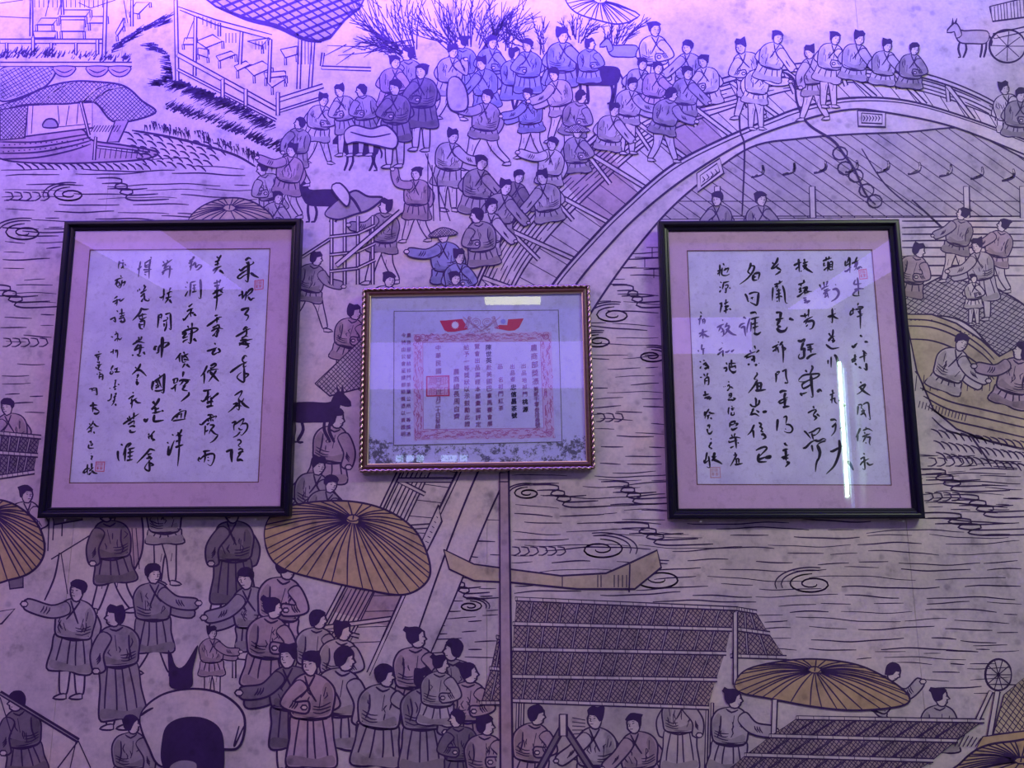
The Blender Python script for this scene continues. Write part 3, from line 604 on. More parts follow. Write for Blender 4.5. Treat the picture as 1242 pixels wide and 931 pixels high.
column('農商總長周自齊', 478, 430, 480, 632, 27, M_PINK, .008)
column('中華民國', 396, 322, 398, 428, 24, M_PINK, .008); column('四年四', 398, 468, 398, 524, 20, M_PINK, .008)
column('月二十日發給', 396, 556, 395, 676, 23, M_PINK, .008)
column('農商部發給祁門茶業公所一等獎憑', 264, 266, 262, 712, 20, M_PINK, .008)
column('今特由公會呈請部給獎憑以資證明', 240, 266, 238, 712, 20, M_PINK, .008)
SQ = [cq(342, 450), cq(447, 446), cq(448, 540), cq(342, 543)]
sb = rect_line(hC, 'seal_border', SQ, 1.5, YC-.0007, M_FLAG, eC)
poly_mesh(hC, 'seal_tint', [SQ], YC-.00055, simple('seal_tint', (.54, .40, .66), .8), sb)
for a, b, t in ((372, 470, '農'), (422, 470, '部'), (372, 518, '商'), (422, 518, '印')): column(t, a, b, a, b, 40, M_ROSE, 0, YC-.0008, 'seal_character').parent = sb
# ------------------------------------------------------------------ the printed mural
PAPER = (.60, .52, .50); INK = (.046, .020, .090); SKIN = (.64, .54, .52); OCHRE = (.47, .34, .19); OCHREP = (.50, .41, .28)
GREY = (.33, .28, .31); LGREY = (.45, .39, .40); DGREY = (.20, .16, .20); MAUVE = (.42, .31, .35); MATT = (.34, .26, .26); BLUEG = (.27, .27, .44); WATER = (.55, .53, .45)
mural = empty('printed_mural', (0, 0, 0))
tag(mural, 'full height wallpaper mural printed with a crowded riverside scene in dark ink line', 'mural')
STEP = .00002
LW = 1.6
CELL = 5.0
GW, GH, GO = 300, 240, 20
fillg = np.zeros((GH, GW), np.int32); lineg = np.zeros((GH, GW), np.int32)
def cells(pts):
    return np.array([[min(GH-1, max(0, int(p[1]/CELL)+GO)), min(GW-1, max(0, int(p[0]/CELL)+GO))] for p in pts])
rj = random.Random(7)
def clip_scan(poly, p, q, step=1.5):
    """pieces of segment p-q inside poly"""
    L = math.hypot(q[0]-p[0], q[1]-p[1]); n = max(2, int(L/step)); out = []; cur = None
    for i in range(n+1):
        t = i/n; x = p[0]+(q[0]-p[0])*t; y = p[1]+(q[1]-p[1])*t
        if inside(poly, x, y): cur = [(x, y), (x, y)] if cur is None else [cur[0], (x, y)]
        elif cur: out.append(cur); cur = None
    if cur: out.append(cur)
    return [c for c in out if math.hypot(c[1][0]-c[0][0], c[1][1]-c[0][1]) > 1.5]
def inside(poly, x, y):
    c = False; n = len(poly); j = n-1
    for i in range(n):
        xi, yi = poly[i]; xj, yj = poly[j]
        if (yi > y) != (yj > y) and x < (xj-xi)*(y-yi)/(yj-yi)+xi: c = not c
        j = i
    return c
def smooth_closed(pts, step=3.0):
    n = len(pts); out = []
    for i in range(n):
        a, b, c, d = pts[i-1], pts[i], pts[(i+1) % n], pts[(i+2) % n]
        m = max(1, min(8, int(math.hypot(c[0]-b[0], c[1]-b[1])/step)))
        for k in range(m):
            t = k/m; t2 = t*t; t3 = t2*t
            out.append(tuple(.5*((2*b[j]) + (-a[j]+c[j])*t + (2*a[j]-5*b[j]+4*c[j]-d[j])*t2 + (-a[j]+3*b[j]-3*c[j]+d[j])*t3) for j in (0, 1)))
    return out
def ink_prof(t): return .72+.28*math.sin(t*math.pi) if .04 < t < .96 else .55
class Print:
    def __init__(s, name, label=None):
        s.name = name; s.V = []; s.F = []; s.T = []; s.label = label
    def put(s, vs, fs, lev, tone):
        b = len(s.V)
        for (x, y) in vs:
            p = on_wall(x, y, -lev*STEP-.0004); s.V.append((p.x, p.y, p.z))
        for f in fs: s.F.append(tuple(i+b for i in f)); s.T.append(tone)
    def fill(s, pts, tone, smooth=True, outline=1.5):
        pts = smooth_closed(pts) if smooth else list(pts)
        x = [p[0] for p in pts]; y = [p[1] for p in pts]
        c = cells([(min(x), min(y)), (max(x), max(y))]); sl = (slice(c[0][0], c[1][0]+1), slice(c[0][1], c[1][1]+1))
        lev = max(fillg[sl].max(), lineg[sl].max())+1; fillg[sl] = lev
        s.put(pts, [tuple(range(len(pts)))], lev, tone)
        if outline: s.line(pts+[pts[0]], outline, curve=False)
    def line(s, pts, w=1.5, tone=INK, curve=True, prof=ink_prof, step=3.0):
        if len(pts) < 2: return
        q = catmull(list(pts), step) if curve and len(pts) > 2 else list(pts)
        dense = []
        for a, b in zip(q[:-1], q[1:]):
            m = max(1, int(math.hypot(b[0]-a[0], b[1]-a[1])/4))
            dense += [(a[0]+(b[0]-a[0])*k/m, a[1]+(b[1]-a[1])*k/m) for k in range(m+1)]
        c = cells(dense); lev = fillg[c[:, 0], c[:, 1]].max()+1
        lineg[c[:, 0], c[:, 1]] = np.maximum(lineg[c[:, 0], c[:, 1]], lev)
        vs, fs = ribbon(q, w*(LW if w < 2.2 else 1.15), 1e9, prof); s.put(vs, fs, lev, tone)
    def hatch(s, poly, ang, gap, w=1.0, tone=INK, jit=.15):
        cx = sum(p[0] for p in poly)/len(poly); cy = sum(p[1] for p in poly)/len(poly)
        R = max(math.hypot(p[0]-cx, p[1]-cy) for p in poly); dx, dy = math.cos(ang), math.sin(ang); n = int(R/gap)+1
        for i in range(-n, n+1):
            o = (i+rj.uniform(-jit, jit))*gap; x, y = cx-dy*o, cy+dx*o
            for seg in clip_scan(poly, (x-dx*R, y-dy*R), (x+dx*R, y+dy*R)): s.line(seg, w, tone, False)
    def done(s):
        if not s.F: return
        o = mesh(s.name, s.V, s.F, M_MURAL, mural)
        at = o.data.color_attributes.new('tone', 'FLOAT_COLOR', 'CORNER')
        n = [len(f) for f in s.F]; a = np.repeat(np.array([(*t, 1) for t in s.T], np.float32), n, axis=0)
        at.data.foreach_set('color', a.ravel())
        if s.label: o['label'] = s.label
        if s.name in ('printed_water_lines', 'printed_reeds'): o['kind'] = 'stuff'
        return o

# wallpaper lengths with seams between them
x0 = on_wall(134, 200).x; WP = on_wall(592, 200).x-x0
k = -3
while x0+k*WP < XR:
    a = max(XL, x0+k*WP); b = min(XR, x0+(k+1)*WP)
    if b > a:
        o = mesh('wallpaper_length', [(a+.0005, -.0003, .0), (b-.0005, -.0003, 0), (b-.0005, -.0003, ZC), (a+.0005, -.0003, ZC), (a+.0005, .0025, .0), (b-.0005, .0025, 0), (b-.0005, .0025, ZC), (a+.0005, .0025, ZC)],
                 [(0, 1, 2, 3), (0, 3, 7, 4), (1, 5, 6, 2)], M_MURAL, mural)
        at = o.data.color_attributes.new('tone', 'FLOAT_COLOR', 'CORNER'); at.data.foreach_set('color', [c for _ in range(12) for c in (*PAPER, 1)])
    k += 1

def tone_j(t, a=.06):
    f = 1+rj.uniform(-a, a); return tuple(c*f for c in t)
ARMS = {'fold': [((.95, 1.75), (.15, 2.0)), ((-.95, 1.8), (-.05, 2.1))], 'down': [((.95, 1.8), (.9, 2.7)), ((-1.0, 1.8), (-.9, 2.7))],
        'point': [((1.15, 1.2), (2.3, .95)), ((-1.0, 1.8), (-.75, 2.6))], 'both': [((1.1, 1.5), (2.1, 1.6)), ((.9, 1.9), (1.9, 2.1))],
        'up': [((1.3, .7), (1.8, -.4)), ((-1.0, 1.8), (-.8, 2.6))], 'carry': [((1.0, 1.5), (1.0, .5)), ((-.9, 1.8), (-.4, 2.5))],
        'rest': [((1.0, 1.6), (1.7, 2.2)), ((-1.0, 1.8), (.3, 2.4))], 'none': []}
LEGS = {'stand': [((-.35, 4.1), (-.4, 5.4)), ((.4, 4.1), (.45, 5.4))], 'walk': [((-.5, 4.1), (-1.1, 5.2)), ((.6, 4.0), (1.0, 5.3))],
        'stride': [((-.9, 3.9), (-1.9, 4.9)), ((.9, 3.8), (1.3, 5.3))], 'none': []}
WID = 1.13
def person(x, y, s, d=1, view='s', tone=LGREY, lean=0, arms='fold', legs='none', skirt=1.3, hat='cap', trunk=2.3, name='printed_figure'):
    P = Print(name); an = math.radians(lean)*d; ca, sa = math.cos(an), math.sin(an); lw = max(1.0, min(1.75, s*.066))
    def G(p, j=.03):
        u = p[0]*(WID if p[1] > .5 else 1)*d+rj.uniform(-j, j); v = p[1]+rj.uniform(-j, j); return (x+(u*ca-v*sa)*s, y+(u*sa+v*ca)*s)
    def L(p, j=.03):   # legs hang straight from the hip
        h = G((0, trunk+.4), 0); return (h[0]+(p[0]*d+rj.uniform(-j, j))*s, h[1]+(p[1]-trunk-.4+rj.uniform(-j, j))*s)
    def tube(pts, ws, tn, ow=lw, foldn=0):
        a = []; b = []
        for i, p in enumerate(pts):
            q0 = pts[max(0, i-1)]; q1 = pts[min(len(pts)-1, i+1)]; dx, dy = q1[0]-q0[0], q1[1]-q0[1]; l = math.hypot(dx, dy) or 1
            nx, ny = -dy/l*ws[i]*s/2, dx/l*ws[i]*s/2; a.append((p[0]+nx, p[1]+ny)); b.append((p[0]-nx, p[1]-ny))
        P.fill(a+b[::-1], tn, True, ow)
        for k in range(foldn):
            t = .25+.6*k/max(1, foldn); e = pts[1]; c = (e[0]+(pts[2][0]-e[0])*t*.6, e[1]+(pts[2][1]-e[1])*t*.6)
            P.line([(c[0]+s*.05*d, c[1]+s*.2), (c[0]-.10*s*d, c[1]), (c[0]-.14*s*d, c[1]-.16*s)], lw*.8)
    tone = tone_j(tone); light = tone_j(PAPER, .03); A = ARMS[arms]
    if len(A) > 1 and view != 'b':
        e, h = A[1]; tube([G((-.5 if e[0] < 0 else .2, .95)), G(e), G(h)], (.55, .62, .5), tone)
    for i, (kn, an2) in enumerate(LEGS[legs]):
        hp = (kn[0]*.6, trunk+.5); tube([L(hp), L(kn), L(an2)], (.8, .58, .36), light)
        f = L((an2[0]+.1, an2[1]+.12)); P.fill([(f[0]-.25*s*d, f[1]-.12*s), (f[0]+.1*s*d, f[1]-.1*s), (f[0]+.45*s*d, f[1]+.1*s), (f[0]+.1*s*d, f[1]+.17*s), (f[0]-.25*s*d, f[1]+.12*s)], light, True, lw)
        c = L(((hp[0]+kn[0])/2+.1, (hp[1]+kn[1])/2+.3)); P.line([c, (c[0]-.08*s, c[1]+.5*s)], lw*.7)
    yb = trunk+skirt
    if skirt > .2:
        sk = [(-.72, trunk-.1), (-.95, trunk+skirt*.5), (-1.08, yb), (-.5, yb+.14), (.1, yb+.02), (.6, yb+.12), (1.05, yb-.05), (.9, trunk+skirt*.45), (.72, trunk-.1)]
        P.fill([G(p) for p in sk], tone_j(tone, .15), True, lw)
        for k in range(4):
            u = -.6+.4*k+rj.uniform(-.08, .08); P.line([G((u*.8, trunk+.15)), G((u*1.05, trunk+skirt*.55)), G((u*1.2, yb-.1-.2*rj.random()))], lw*.85)
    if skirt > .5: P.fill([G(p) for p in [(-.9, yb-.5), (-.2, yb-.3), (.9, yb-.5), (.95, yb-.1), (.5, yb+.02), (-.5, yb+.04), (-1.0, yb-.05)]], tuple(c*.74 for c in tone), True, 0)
    to = [(-.25, .42), (-.72, .68), (-.98, 1.2), (-.93, 1.9), (-.76, trunk+.12), (0, trunk+.2), (.74, trunk+.1), (.88, 1.8), (.86, 1.2), (.62, .66), (.25, .42)]
    P.fill([G(p) for p in to], tone, True, lw*1.05)
    if skirt > .2: P.line([G((-.75, trunk-.05)), G((0, trunk+.08)), G((.75, trunk-.05))], lw*1.2); P.line([G((-.7, trunk+.18)), G((0, trunk+.3)), G((.7, trunk+.15))], lw)
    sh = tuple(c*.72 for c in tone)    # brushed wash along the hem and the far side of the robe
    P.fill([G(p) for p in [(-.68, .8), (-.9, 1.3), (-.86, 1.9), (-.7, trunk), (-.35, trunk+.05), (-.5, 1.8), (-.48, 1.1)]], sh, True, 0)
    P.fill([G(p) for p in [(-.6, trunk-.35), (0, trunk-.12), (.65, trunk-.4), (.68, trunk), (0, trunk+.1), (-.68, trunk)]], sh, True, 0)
    if view == 'b':
        P.line([G((-.3, .55)), G((0, .72)), G((.3, .55))], lw); P.line([G((-.55, .95)), G((-.5, 1.6)), G((-.6, 2.1))], lw*.9); P.line([G((.5, 1.0)), G((.42, 1.5))], lw*.9)
        P.line([G((.1, .9)), G((.05, 1.7))], lw*.7)
    else:
        P.line([G((-.2, .5)), G((.12, 1.1)), G((.4, 1.5))], lw); P.line([G((.28, .5)), G((.05, 1.15)), G((-.2, 1.7))], lw)
        P.line([G((-.6, 1.0)), G((-.55, 1.5))], lw*.8); P.line([G((-.4, 1.4)), G((-.35, 2.0))], lw*.8); P.line([G((.5, 1.7)), G((.35, 2.15))], lw*.8)
    for k in range(5 if s > 12 else 2):
        u = rj.uniform(-.75, .7); v = rj.uniform(1.0, trunk-.5); dv = rj.uniform(.25, .55); P.line([G((u, v)), G((u+rj.uniform(-.12, .12), v+dv*.5)), G((u*.85, v+dv))], lw*.7)
    for k in range(3 if s > 15 else 0):
        v = trunk-.1-.16*k; P.line([G((-.8, v-.12)), G((-.4, v+.06)), G((-.1, v+.04))], lw*.65)
    # head
    if hat != 'none':
        if view == 'b':
            P.fill([G(p) for p in [(-.25, .1), (-.2, -.35), (.1, -.5), (.4, -.34), (.44, -.12), (.56, .04), (.44, .12), (.44, .28), (.28, .46), (-.05, .46)]], SKIN, True, lw)
            hr = random.Random(int(x*3+y)).choice([
                [(-.44, .1), (-.5, -.25), (-.3, -.56), (.1, -.64), (.42, -.42), (.36, -.26), (.16, -.16), (.1, .12), (-.05, .3), (-.3, .34)],
                [(-.46, .0), (-.52, -.3), (-.66, -.44), (-.52, -.64), (-.3, -.58), (.1, -.62), (.4, -.42), (.2, -.2), (.16, .1), (-.02, .2), (-.28, .26)],
                [(-.42, .22), (-.5, -.2), (-.42, -.62), (-.1, -.56), (.2, -.66), (.46, -.4), (.3, -.26), (.06, -.16), (.02, .16), (-.2, .4)]])
            P.fill([G(p) for p in hr], INK, True, 0)
            if s >= 12: P.line([G((.34, -.1), .01), G((.42, -.08), .01)], lw*.8); P.line([G((.3, .24), .01), G((.4, .23), .01)], lw*.7)
        else:
            P.fill([G(p) for p in [(-.33, .08), (-.36, -.3), (.0, -.5), (.34, -.3), (.4, -.02), (.36, .22), (.14, .5), (-.15, .46)]], SKIN, True, lw)
            if hat == 'straw':
                bp = [(-1.05, -.1), (-.6, -.42), (0, -.62), (.6, -.42), (1.05, -.1), (.5, .02), (-.5, .02)]
                q = [G(p) for p in bp]; P.fill(q, LGREY, True, lw); P.hatch(q, .8, s*.13, .7); P.hatch(q, -.8, s*.13, .7)
            else:
                cap = random.Random(int(x*7+y)).choice([
                    [(-.44, .02), (-.5, -.35), (-.28, -.62), (.15, -.66), (.42, -.45), (.4, -.25), (.05, -.2), (-.2, -.08), (-.26, .14)],
                    [(-.4, .06), (-.48, -.4), (-.46, -.72), (-.1, -.62), (.2, -.72), (.42, -.5), (.38, -.24), (0, -.22), (-.24, .1)],
                    [(-.42, .12), (-.5, -.3), (-.6, -.48), (-.3, -.6), (.1, -.62), (.46, -.36), (.36, -.22), (0, -.26), (-.22, -.05), (-.26, .22)]])
                P.fill([G(p) for p in cap], INK, True, 0)
            if s >= 12:
                o = .1
                for u in (-.06+o, .2+o): P.line([G((u-.06, -.06), .01), G((u+.05, -.04), .01)], lw*.8); P.line([G((u-.08, -.16), .01), G((u+.06, -.17), .01)], lw*.55)
                P.line([G((.12+o, -.06), .01), G((.17+o, .1), .01), G((.08+o, .12), .01)], lw*.6); P.line([G((0+o, .25), .01), G((.16+o, .24), .01)], lw*.75)
    if A:
        e, h = A[0]; fr = .35 if view != 'b' else .5
        tube([G((fr, .9)), G(e), G(h)], (.62, .68, .58), tone_j(tone), lw, 3)
        hh = G((h[0]+.12, h[1]-.03)); r = (.12 if arms in ('fold', 'rest') else .16)*s; P.fill([(hh[0]+r*1.3*math.cos(k*1.05), hh[1]+r*math.sin(k*1.05)) for k in range(6)], SKIN, True, lw*.9)
    P.done(); return P
def parasol(poly, hub, tone, nr=30, w=1.3, name='printed_parasol'):
    P = Print(name); q = smooth_closed(poly); P.fill(q, tone, False, w*1.2); n = len(q)
    for k in range(nr):
        e = q[int(k*n/nr)]; dx, dy = e[0]-hub[0], e[1]-hub[1]; m = (hub[0]+dx*.5-dy*.03, hub[1]+dy*.5-abs(dx)*.05)
        P.line([(hub[0]+dx*.07, hub[1]+dy*.07), m, e], w*.85)
    r = 5
    P.fill([(hub[0]+r*1.6*math.cos(k), hub[1]+r*.8*math.sin(k)) for k in range(6)], tone, True, w*.9); P.line([(hub[0], hub[1]+2), (hub[0]+1, hub[1]-4)], w*2)
    P.done()
def mat_roof(rows, tone=LGREY, gap=4.2, bays=11, name='printed_mat_roof'):
    """rows = list of (left, right) points from ridge to eave: woven mats between bamboo battens"""
    P = Print(name)
    for (a, b), (c, d) in zip(rows[:-1], rows[1:]):
        q = [a, b, d, c]; P.fill(q, tone, False, 1.2)
        P.hatch(q, .75, gap, 1.15); P.hatch(q, -.95, gap, 1.15)
        for k in range(1, bays):
            t = (k+rj.uniform(-.1, .1))/bays; u = (a[0]+(b[0]-a[0])*t, a[1]+(b[1]-a[1])*t); v = (c[0]+(d[0]-c[0])*t-2, c[1]+(d[1]-c[1])*t)
            P.fill([(u[0]-1.2, u[1]), (u[0]+1.2, u[1]), (v[0]+1.2, v[1]), (v[0]-1.2, v[1])], LGREY, False, 1)
    for a, b in rows:
        P.fill([(a[0]-2, a[1]-2.3), (b[0]+2, b[1]-2.3), (b[0]+2, b[1]+2.3), (a[0]-2, a[1]+2.3)], PAPER, False, 1.2)
        for k in range(bays+3):
            t = k/(bays+3); xx = a[0]+(b[0]-a[0])*t; yy = a[1]+(b[1]-a[1])*t; P.line([(xx, yy-2.3), (xx+.5, yy+2.3)], .9)
    P.done()
def bar(P, a, b, wd, tone=PAPER, w=1.2):
    dx, dy = b[0]-a[0], b[1]-a[1]; l = math.hypot(dx, dy); nx, ny = -dy/l*wd/2, dx/l*wd/2
    P.fill([(a[0]+nx, a[1]+ny), (b[0]+nx, b[1]+ny), (b[0]-nx, b[1]-ny), (a[0]-nx, a[1]-ny)], tone, False, w)
def water(poly, gap, seed, wlen=(40, 150), amp=1.8, wmax=1.5):
    P = Print('printed_water_lines'); r = random.Random(seed)
    y = min(p[1] for p in poly); y1 = max(p[1] for p in poly); x0 = min(p[0] for p in poly); x1 = max(p[0] for p in poly)
    while y < y1:
        x = x0-r.uniform(0, 60)
        while x < x1:
            L = r.uniform(*wlen); ph = r.uniform(0, 6); yy = y+r.uniform(-3, 3); sl = r.uniform(-.03, .03); run = []; q = []
            m = max(4, int(L/8))
            for i in range(m+1):
                u = x+L*i/m; v = yy+amp*math.sin(u/28+y/23)+sl*(u-x)+.8*math.sin(u/9+ph)*.5
                if inside(poly, u, v): run.append((u, v))
                else:
                    if len(run) > 2: q.append(run)
                    run = []
            if len(run) > 2: q.append(run)
            for g in q: P.line(g, r.uniform(.62, wmax*.8), INK, True, step=5)
            x += L+r.uniform(4, 34)
        y += gap*r.uniform(.8, 1.2)
    P.done()
def swirls(lst):
    for t in lst:
        P = Print('printed_water_swirl')
        k, cx, cy, r = t[:4]; d = t[4] if len(t) > 4 else 1
        if k == 'spiral':
            for q in (1, .0):
                P.line([(cx+d*(r*(.18+.82*a/11)+q*r*.0)*math.cos(a), cy+(r*.42*(.18+.82*a/11))*math.sin(a)) for a in [i*.5 for i in range(23)]], 1.4)
            for o in (1.25, 1.5): P.line([(cx-d*r*o*math.cos(a), cy-r*.45*o*math.sin(a)) for a in [i*.3-.3 for i in range(8)]], 1.2)
        elif k == 'curl':     # row of comma curls
            for i in range(int(r)):
                x = cx+i*11*d; P.line([(x-4*d, cy-5), (x+4*d, cy-4), (x+6*d, cy+1), (x, cy+5), (x-5*d, cy+5)], 1.2)
        elif k == 'hook':     # nested S hooks running into long lines
            for i in range(3):
                sx = i*r*.30*d; sy = i*6.5
                P.line([(cx+sx+d*u*r, cy+sy+v) for u, v in ((-1.5, -6), (-.6, -6.5), (-.12, -4.5), (-.1, -1), (-.42, 2), (-.5, 5), (-.2, 7.5), (.4, 8), (1.3+.3*i, 6.5))], 1.35)
        P.done()
def reeds(pts, n, ln, ang, name='printed_reeds'):
    P = Print(name)
    for i in range(int(n*1.35)):
        t = rj.random()*(len(pts)-1); k = min(len(pts)-2, int(t)); t -= k; x = pts[k][0]+(pts[k+1][0]-pts[k][0])*t; y = pts[k][1]+(pts[k+1][1]-pts[k][1])*t
        a = math.radians(ang+rj.uniform(-14, 14)); l = ln*rj.uniform(.5, 1.15); y += rj.uniform(-4, 4)
        P.line([(x, y), (x+math.cos(a)*l*.5+.5, y-math.sin(a)*l*.5), (x+math.cos(a)*l, y-math.sin(a)*l)], rj.uniform(.75, 1.5), prof=lambda t: 1-.7*t)
    P.done()
def beast(x, y, s, d=1, tone=INK, legs=True, name='printed_donkey'):
    P = Print(name)
    def G(u, v): return (x+u*s*d, y+v*s)
    if legs:
        for u in (-.75, -.5, .45, .7):
            P.line([G(u, .2), G(u+rj.uniform(-.15, .15), .65), G(u+rj.uniform(-.1, .2), 1.1), G(u+.12, 1.12)], s*.11, tone if tone == INK else INK)
    P.fill([G(-.9, 0), G(-.8, -.32), (G(-.2, -.38)), G(.5, -.35), G(.85, -.42), G(.95, -.1), G(.7, .3), G(0, .36), G(-.7, .34)], tone, True, 1.2)
    P.fill([G(.62, -.1), G(.75, -.55), G(.95, -.8), G(1.1, -.72), G(1.4, -.4), G(1.42, -.25), G(1.2, -.25), G(1.02, -.3), G(.92, .05)], tone, True, 1.2)
    P.fill([G(.92, -.7), G(.88, -1.05), G(1.0, -.78)], INK, False, 1); P.fill([G(1.05, -.72), G(1.1, -1.05), G(1.16, -.68)], INK, False, 1)
    P.line([G(-.9, -.1), G(-1.05, .25), G(-1.0, .5)], 1.6)
    P.done()

# ---- water, drawn first
water([(0, 190), (120, 186), (230, 190), (300, 205), (330, 262), (330, 300), (0, 300)], 9, 1)
water([(0, 262), (78, 262), (55, 520), (0, 480)], 12, 2, (20, 90))
water([(705, 340), (800, 285), (812, 640), (725, 640)], 10, 3, (20, 80))
water([(620, 575), (1120, 575), (1242, 540), (1242, 770), (1180, 800), (950, 800), (905, 735), (620, 722)], 10.5, 4, (30, 130), 2.2)
water([(1110, 540), (1242, 560), (1242, 620), (1125, 620)], 8, 5, (15, 60))
water([(580, 580), (607, 580), (607, 800), (512, 800), (520, 740), (545, 660)], 9.5, 6, (14, 50))
water([(1000, 790), (1242, 780), (1242, 850), (1150, 850), (1080, 800)], 10, 9, (15, 60))
swirls([('hook', 150, 222, 22), ('spiral', 85, 236, 22), ('curl', 10, 238, 5), ('spiral', 30, 282, 26), ('curl', 8, 415, 5), ('hook', 15, 352, 24), ('spiral', 745, 382, 24), ('hook', 770, 352, 18),
        ('spiral', 726, 414, 20), ('spiral', 790, 432, 20, -1), ('curl', 728, 506, 3), ('spiral', 640, 598, 18), ('hook', 680, 594, 24), ('hook', 765, 590, 24), ('spiral', 728, 666, 30, -1), ('curl', 625, 668, 6),
        ('spiral', 985, 708, 30), ('spiral', 800, 702, 34), ('hook', 790, 640, 30), ('hook', 1170, 628, 40), ('hook', 1190, 606, 30), ('curl', 1126, 602, 4), ('spiral', 590, 594, 14, -1),
        ('hook', 560, 705, 18), ('spiral', 570, 735, 16, -1), ('curl', 1130, 560, 5), ('hook', 1150, 575, 30)])

# ---- upper left: waterside stalls, roofs, reeds, moored boat
def stall(name, lines, bars, fills=()):
    P = Print(name)
    for q, t in fills:
        by = max(p[1] for p in q); k0 = 9 if (q[2][0]-q[0][0]) > 12 else 6
        for p in (q[-1], q[-2], q[1]): bar(P, p, (p[0]+.5, p[1]+k0), 2.4, PAPER, 1)
        P.fill(q, t, False, 1.3)
    for a, b, wd in bars: bar(P, a, b, wd, PAPER, 1.2)
    for l in lines: P.line(l, 1.2, curve=False)
    P.done()
stall('printed_stall', [[(0, 4), (28, 0)], [(0, 20), (38, 22)], [(38, 0), (36, 42)], [(60, 0), (55, 20)], [(75, 0), (70, 18)], [(150, 0), (155, 28)], [(95, 3), (110, 10)], [(110, 10), (140, 0)]] +
      [[(42+i*5.5, 0), (42+i*5.5, 9)] for i in range(16)],
      [((0, 50), (128, 50), 5), ((8, 52), (8, 64), 3), ((40, 45), (40, 66), 3.5), ((62, 52), (62, 68), 3), ((92, 52), (92, 66), 3), ((118, 48), (118, 66), 3.5), ((38, 0), (38, 44), 3.5), ((128, 0), (126, 66), 4), ((75, 0), (76, 18), 3), ((160, 0), (160, 32), 3)],
      [([(78, 12), (110, 12), (104, 20), (72, 20)], PAPER), ([(50, 22), (70, 22), (64, 30), (44, 30)], PAPER), ([(112, 20), (130, 20), (126, 28), (108, 28)], PAPER), ([(74, 24), (102, 24), (102, 38), (74, 38)], PAPER), ([(165, 3), (182, 3), (168, 17), (158, 15)], PAPER), ([(40, 38), (68, 38), (66, 46), (42, 46)], PAPER), ([(140, 40), (150, 22), (150, 32), (142, 44)], PAPER)])
reeds([(0, 68), (60, 66), (158, 74)], 110, 9, 60); reeds([(135, 60), (165, 40), (200, 24)], 90, 13, 25)
reeds([(180, 52), (205, 66), (210, 95), (190, 103)], 90, 13, 175); reeds([(215, 98), (250, 112), (290, 128), (335, 152)], 190, 17, 205)
reeds([(200, 130), (250, 145), (310, 170), (360, 190)], 190, 12, 35); reeds([(175, 148), (240, 160), (300, 182), (330, 196)], 120, 9, 275)
P = Print('printed_basket_boat')
P.fill([(0, 85), (30, 80), (66, 82), (60, 100), (40, 112), (0, 122)], LGREY, True); P.hatch([(0, 85), (30, 80), (66, 82), (60, 100), (40, 112), (0, 122)], .9, 4, 1); P.hatch([(0, 85), (30, 80), (66, 82), (60, 100), (40, 112), (0, 122)], -.5, 4, 1)
bar(P, (0, 78), (160, 78), 5)
for cx in (78, 118, 145): P.fill([(cx-13, 81), (cx+13, 81), (cx+9, 90), (cx, 93), (cx-9, 90)], MAUVE, True, 1.1); P.line([(cx-10, 84), (cx, 88), (cx+10, 84)], 1)
P.done()
P = Print('printed_river_boat', 'covered boat drawn at the far left of the mural')
hull = [(0, 168), (35, 165), (95, 156), (112, 170), (150, 176), (190, 184), (180, 192), (140, 196), (60, 198), (0, 192)]
P.fill(hull, MAUVE, True, 1.5)
for o in (0, 7, 14, 21): P.line([(0, 172+o), (45, 172+o*.9), (85, 166+o*.8), (110, 162+o*.6)], 1.4)
for i in range(16): P.line([(4+i*6.4, 176-i*.4), (6+i*6.4, 176-i*.4)], 1.5); P.line([(3+i*6.4, 184-i*.5), (5+i*6.4, 184-i*.5)], 1.5)
P.fill([(33, 128), (112, 124), (112, 155), (33, 165)], SKIN, False, 1.4)
for a, b in (((70, 128), (72, 150)), ((84, 128), (80, 152)), ((95, 126), (93, 150)), ((40, 128), (38, 162)), ((60, 155), (110, 150))): P.line([a, b], 1.3)
P.fill([(52, 154), (56, 145), (66, 145), (70, 154)], GREY, True)
can = [(0, 128), (25, 120), (55, 106), (85, 99), (115, 99), (150, 104), (172, 122), (188, 137), (140, 148), (114, 124), (80, 126), (30, 127), (0, 135)]
P.fill(can, LGREY, True, 1.6); P.hatch(smooth_closed(can), .78, 3.6, 1.0); P.hatch(smooth_closed(can), -.78, 3.6, 1.0)
for a, b, c in (((48, 127), (70, 108), (92, 100)), ((100, 124), (118, 108), (134, 102)), ((112, 124), (130, 110), (150, 106))): P.line([a, b, c], 3, PAPER); P.line([a, b, c], 1.3)
lft = [(0, 133), (34, 128), (30, 167), (0, 170)]; P.fill(lft, LGREY, False); P.hatch(lft, .8, 3.4, 1); P.hatch(lft, -.8, 3.4, 1)
P.fill([(140, 146), (156, 146), (144, 172), (130, 172)], MAUVE, False)
for i in range(10): P.line([(115+i*3.5, 152), (110+i*3.5, 160)], 1.3)
bar(P, (116, 166), (114, 194), 3); bar(P, (118, 178), (182, 186), 3); bar(P, (98, 124), (108, 164), 3)
for i in range(9): P.line([(122+i*6.5, 180), (120+i*6.5, 192)], 1.2)
P.done()
Pw = Print('printed_water_lines')
for j in range(5):
    for i in range(11-j):
        x = 150+i*12+j*4; y = 160+j*8+i*1.5; Pw.line([(x, y), (x+6, y+1), (x+12, y+7)], 1.4)
for i in range(18): x = 20+i*9; Pw.line([(x, 198), (x+7, 202), (x+10, 206)], 1.4)
Pw.line([(160, 158), (215, 168), (280, 186), (310, 202)], 2); Pw.done()
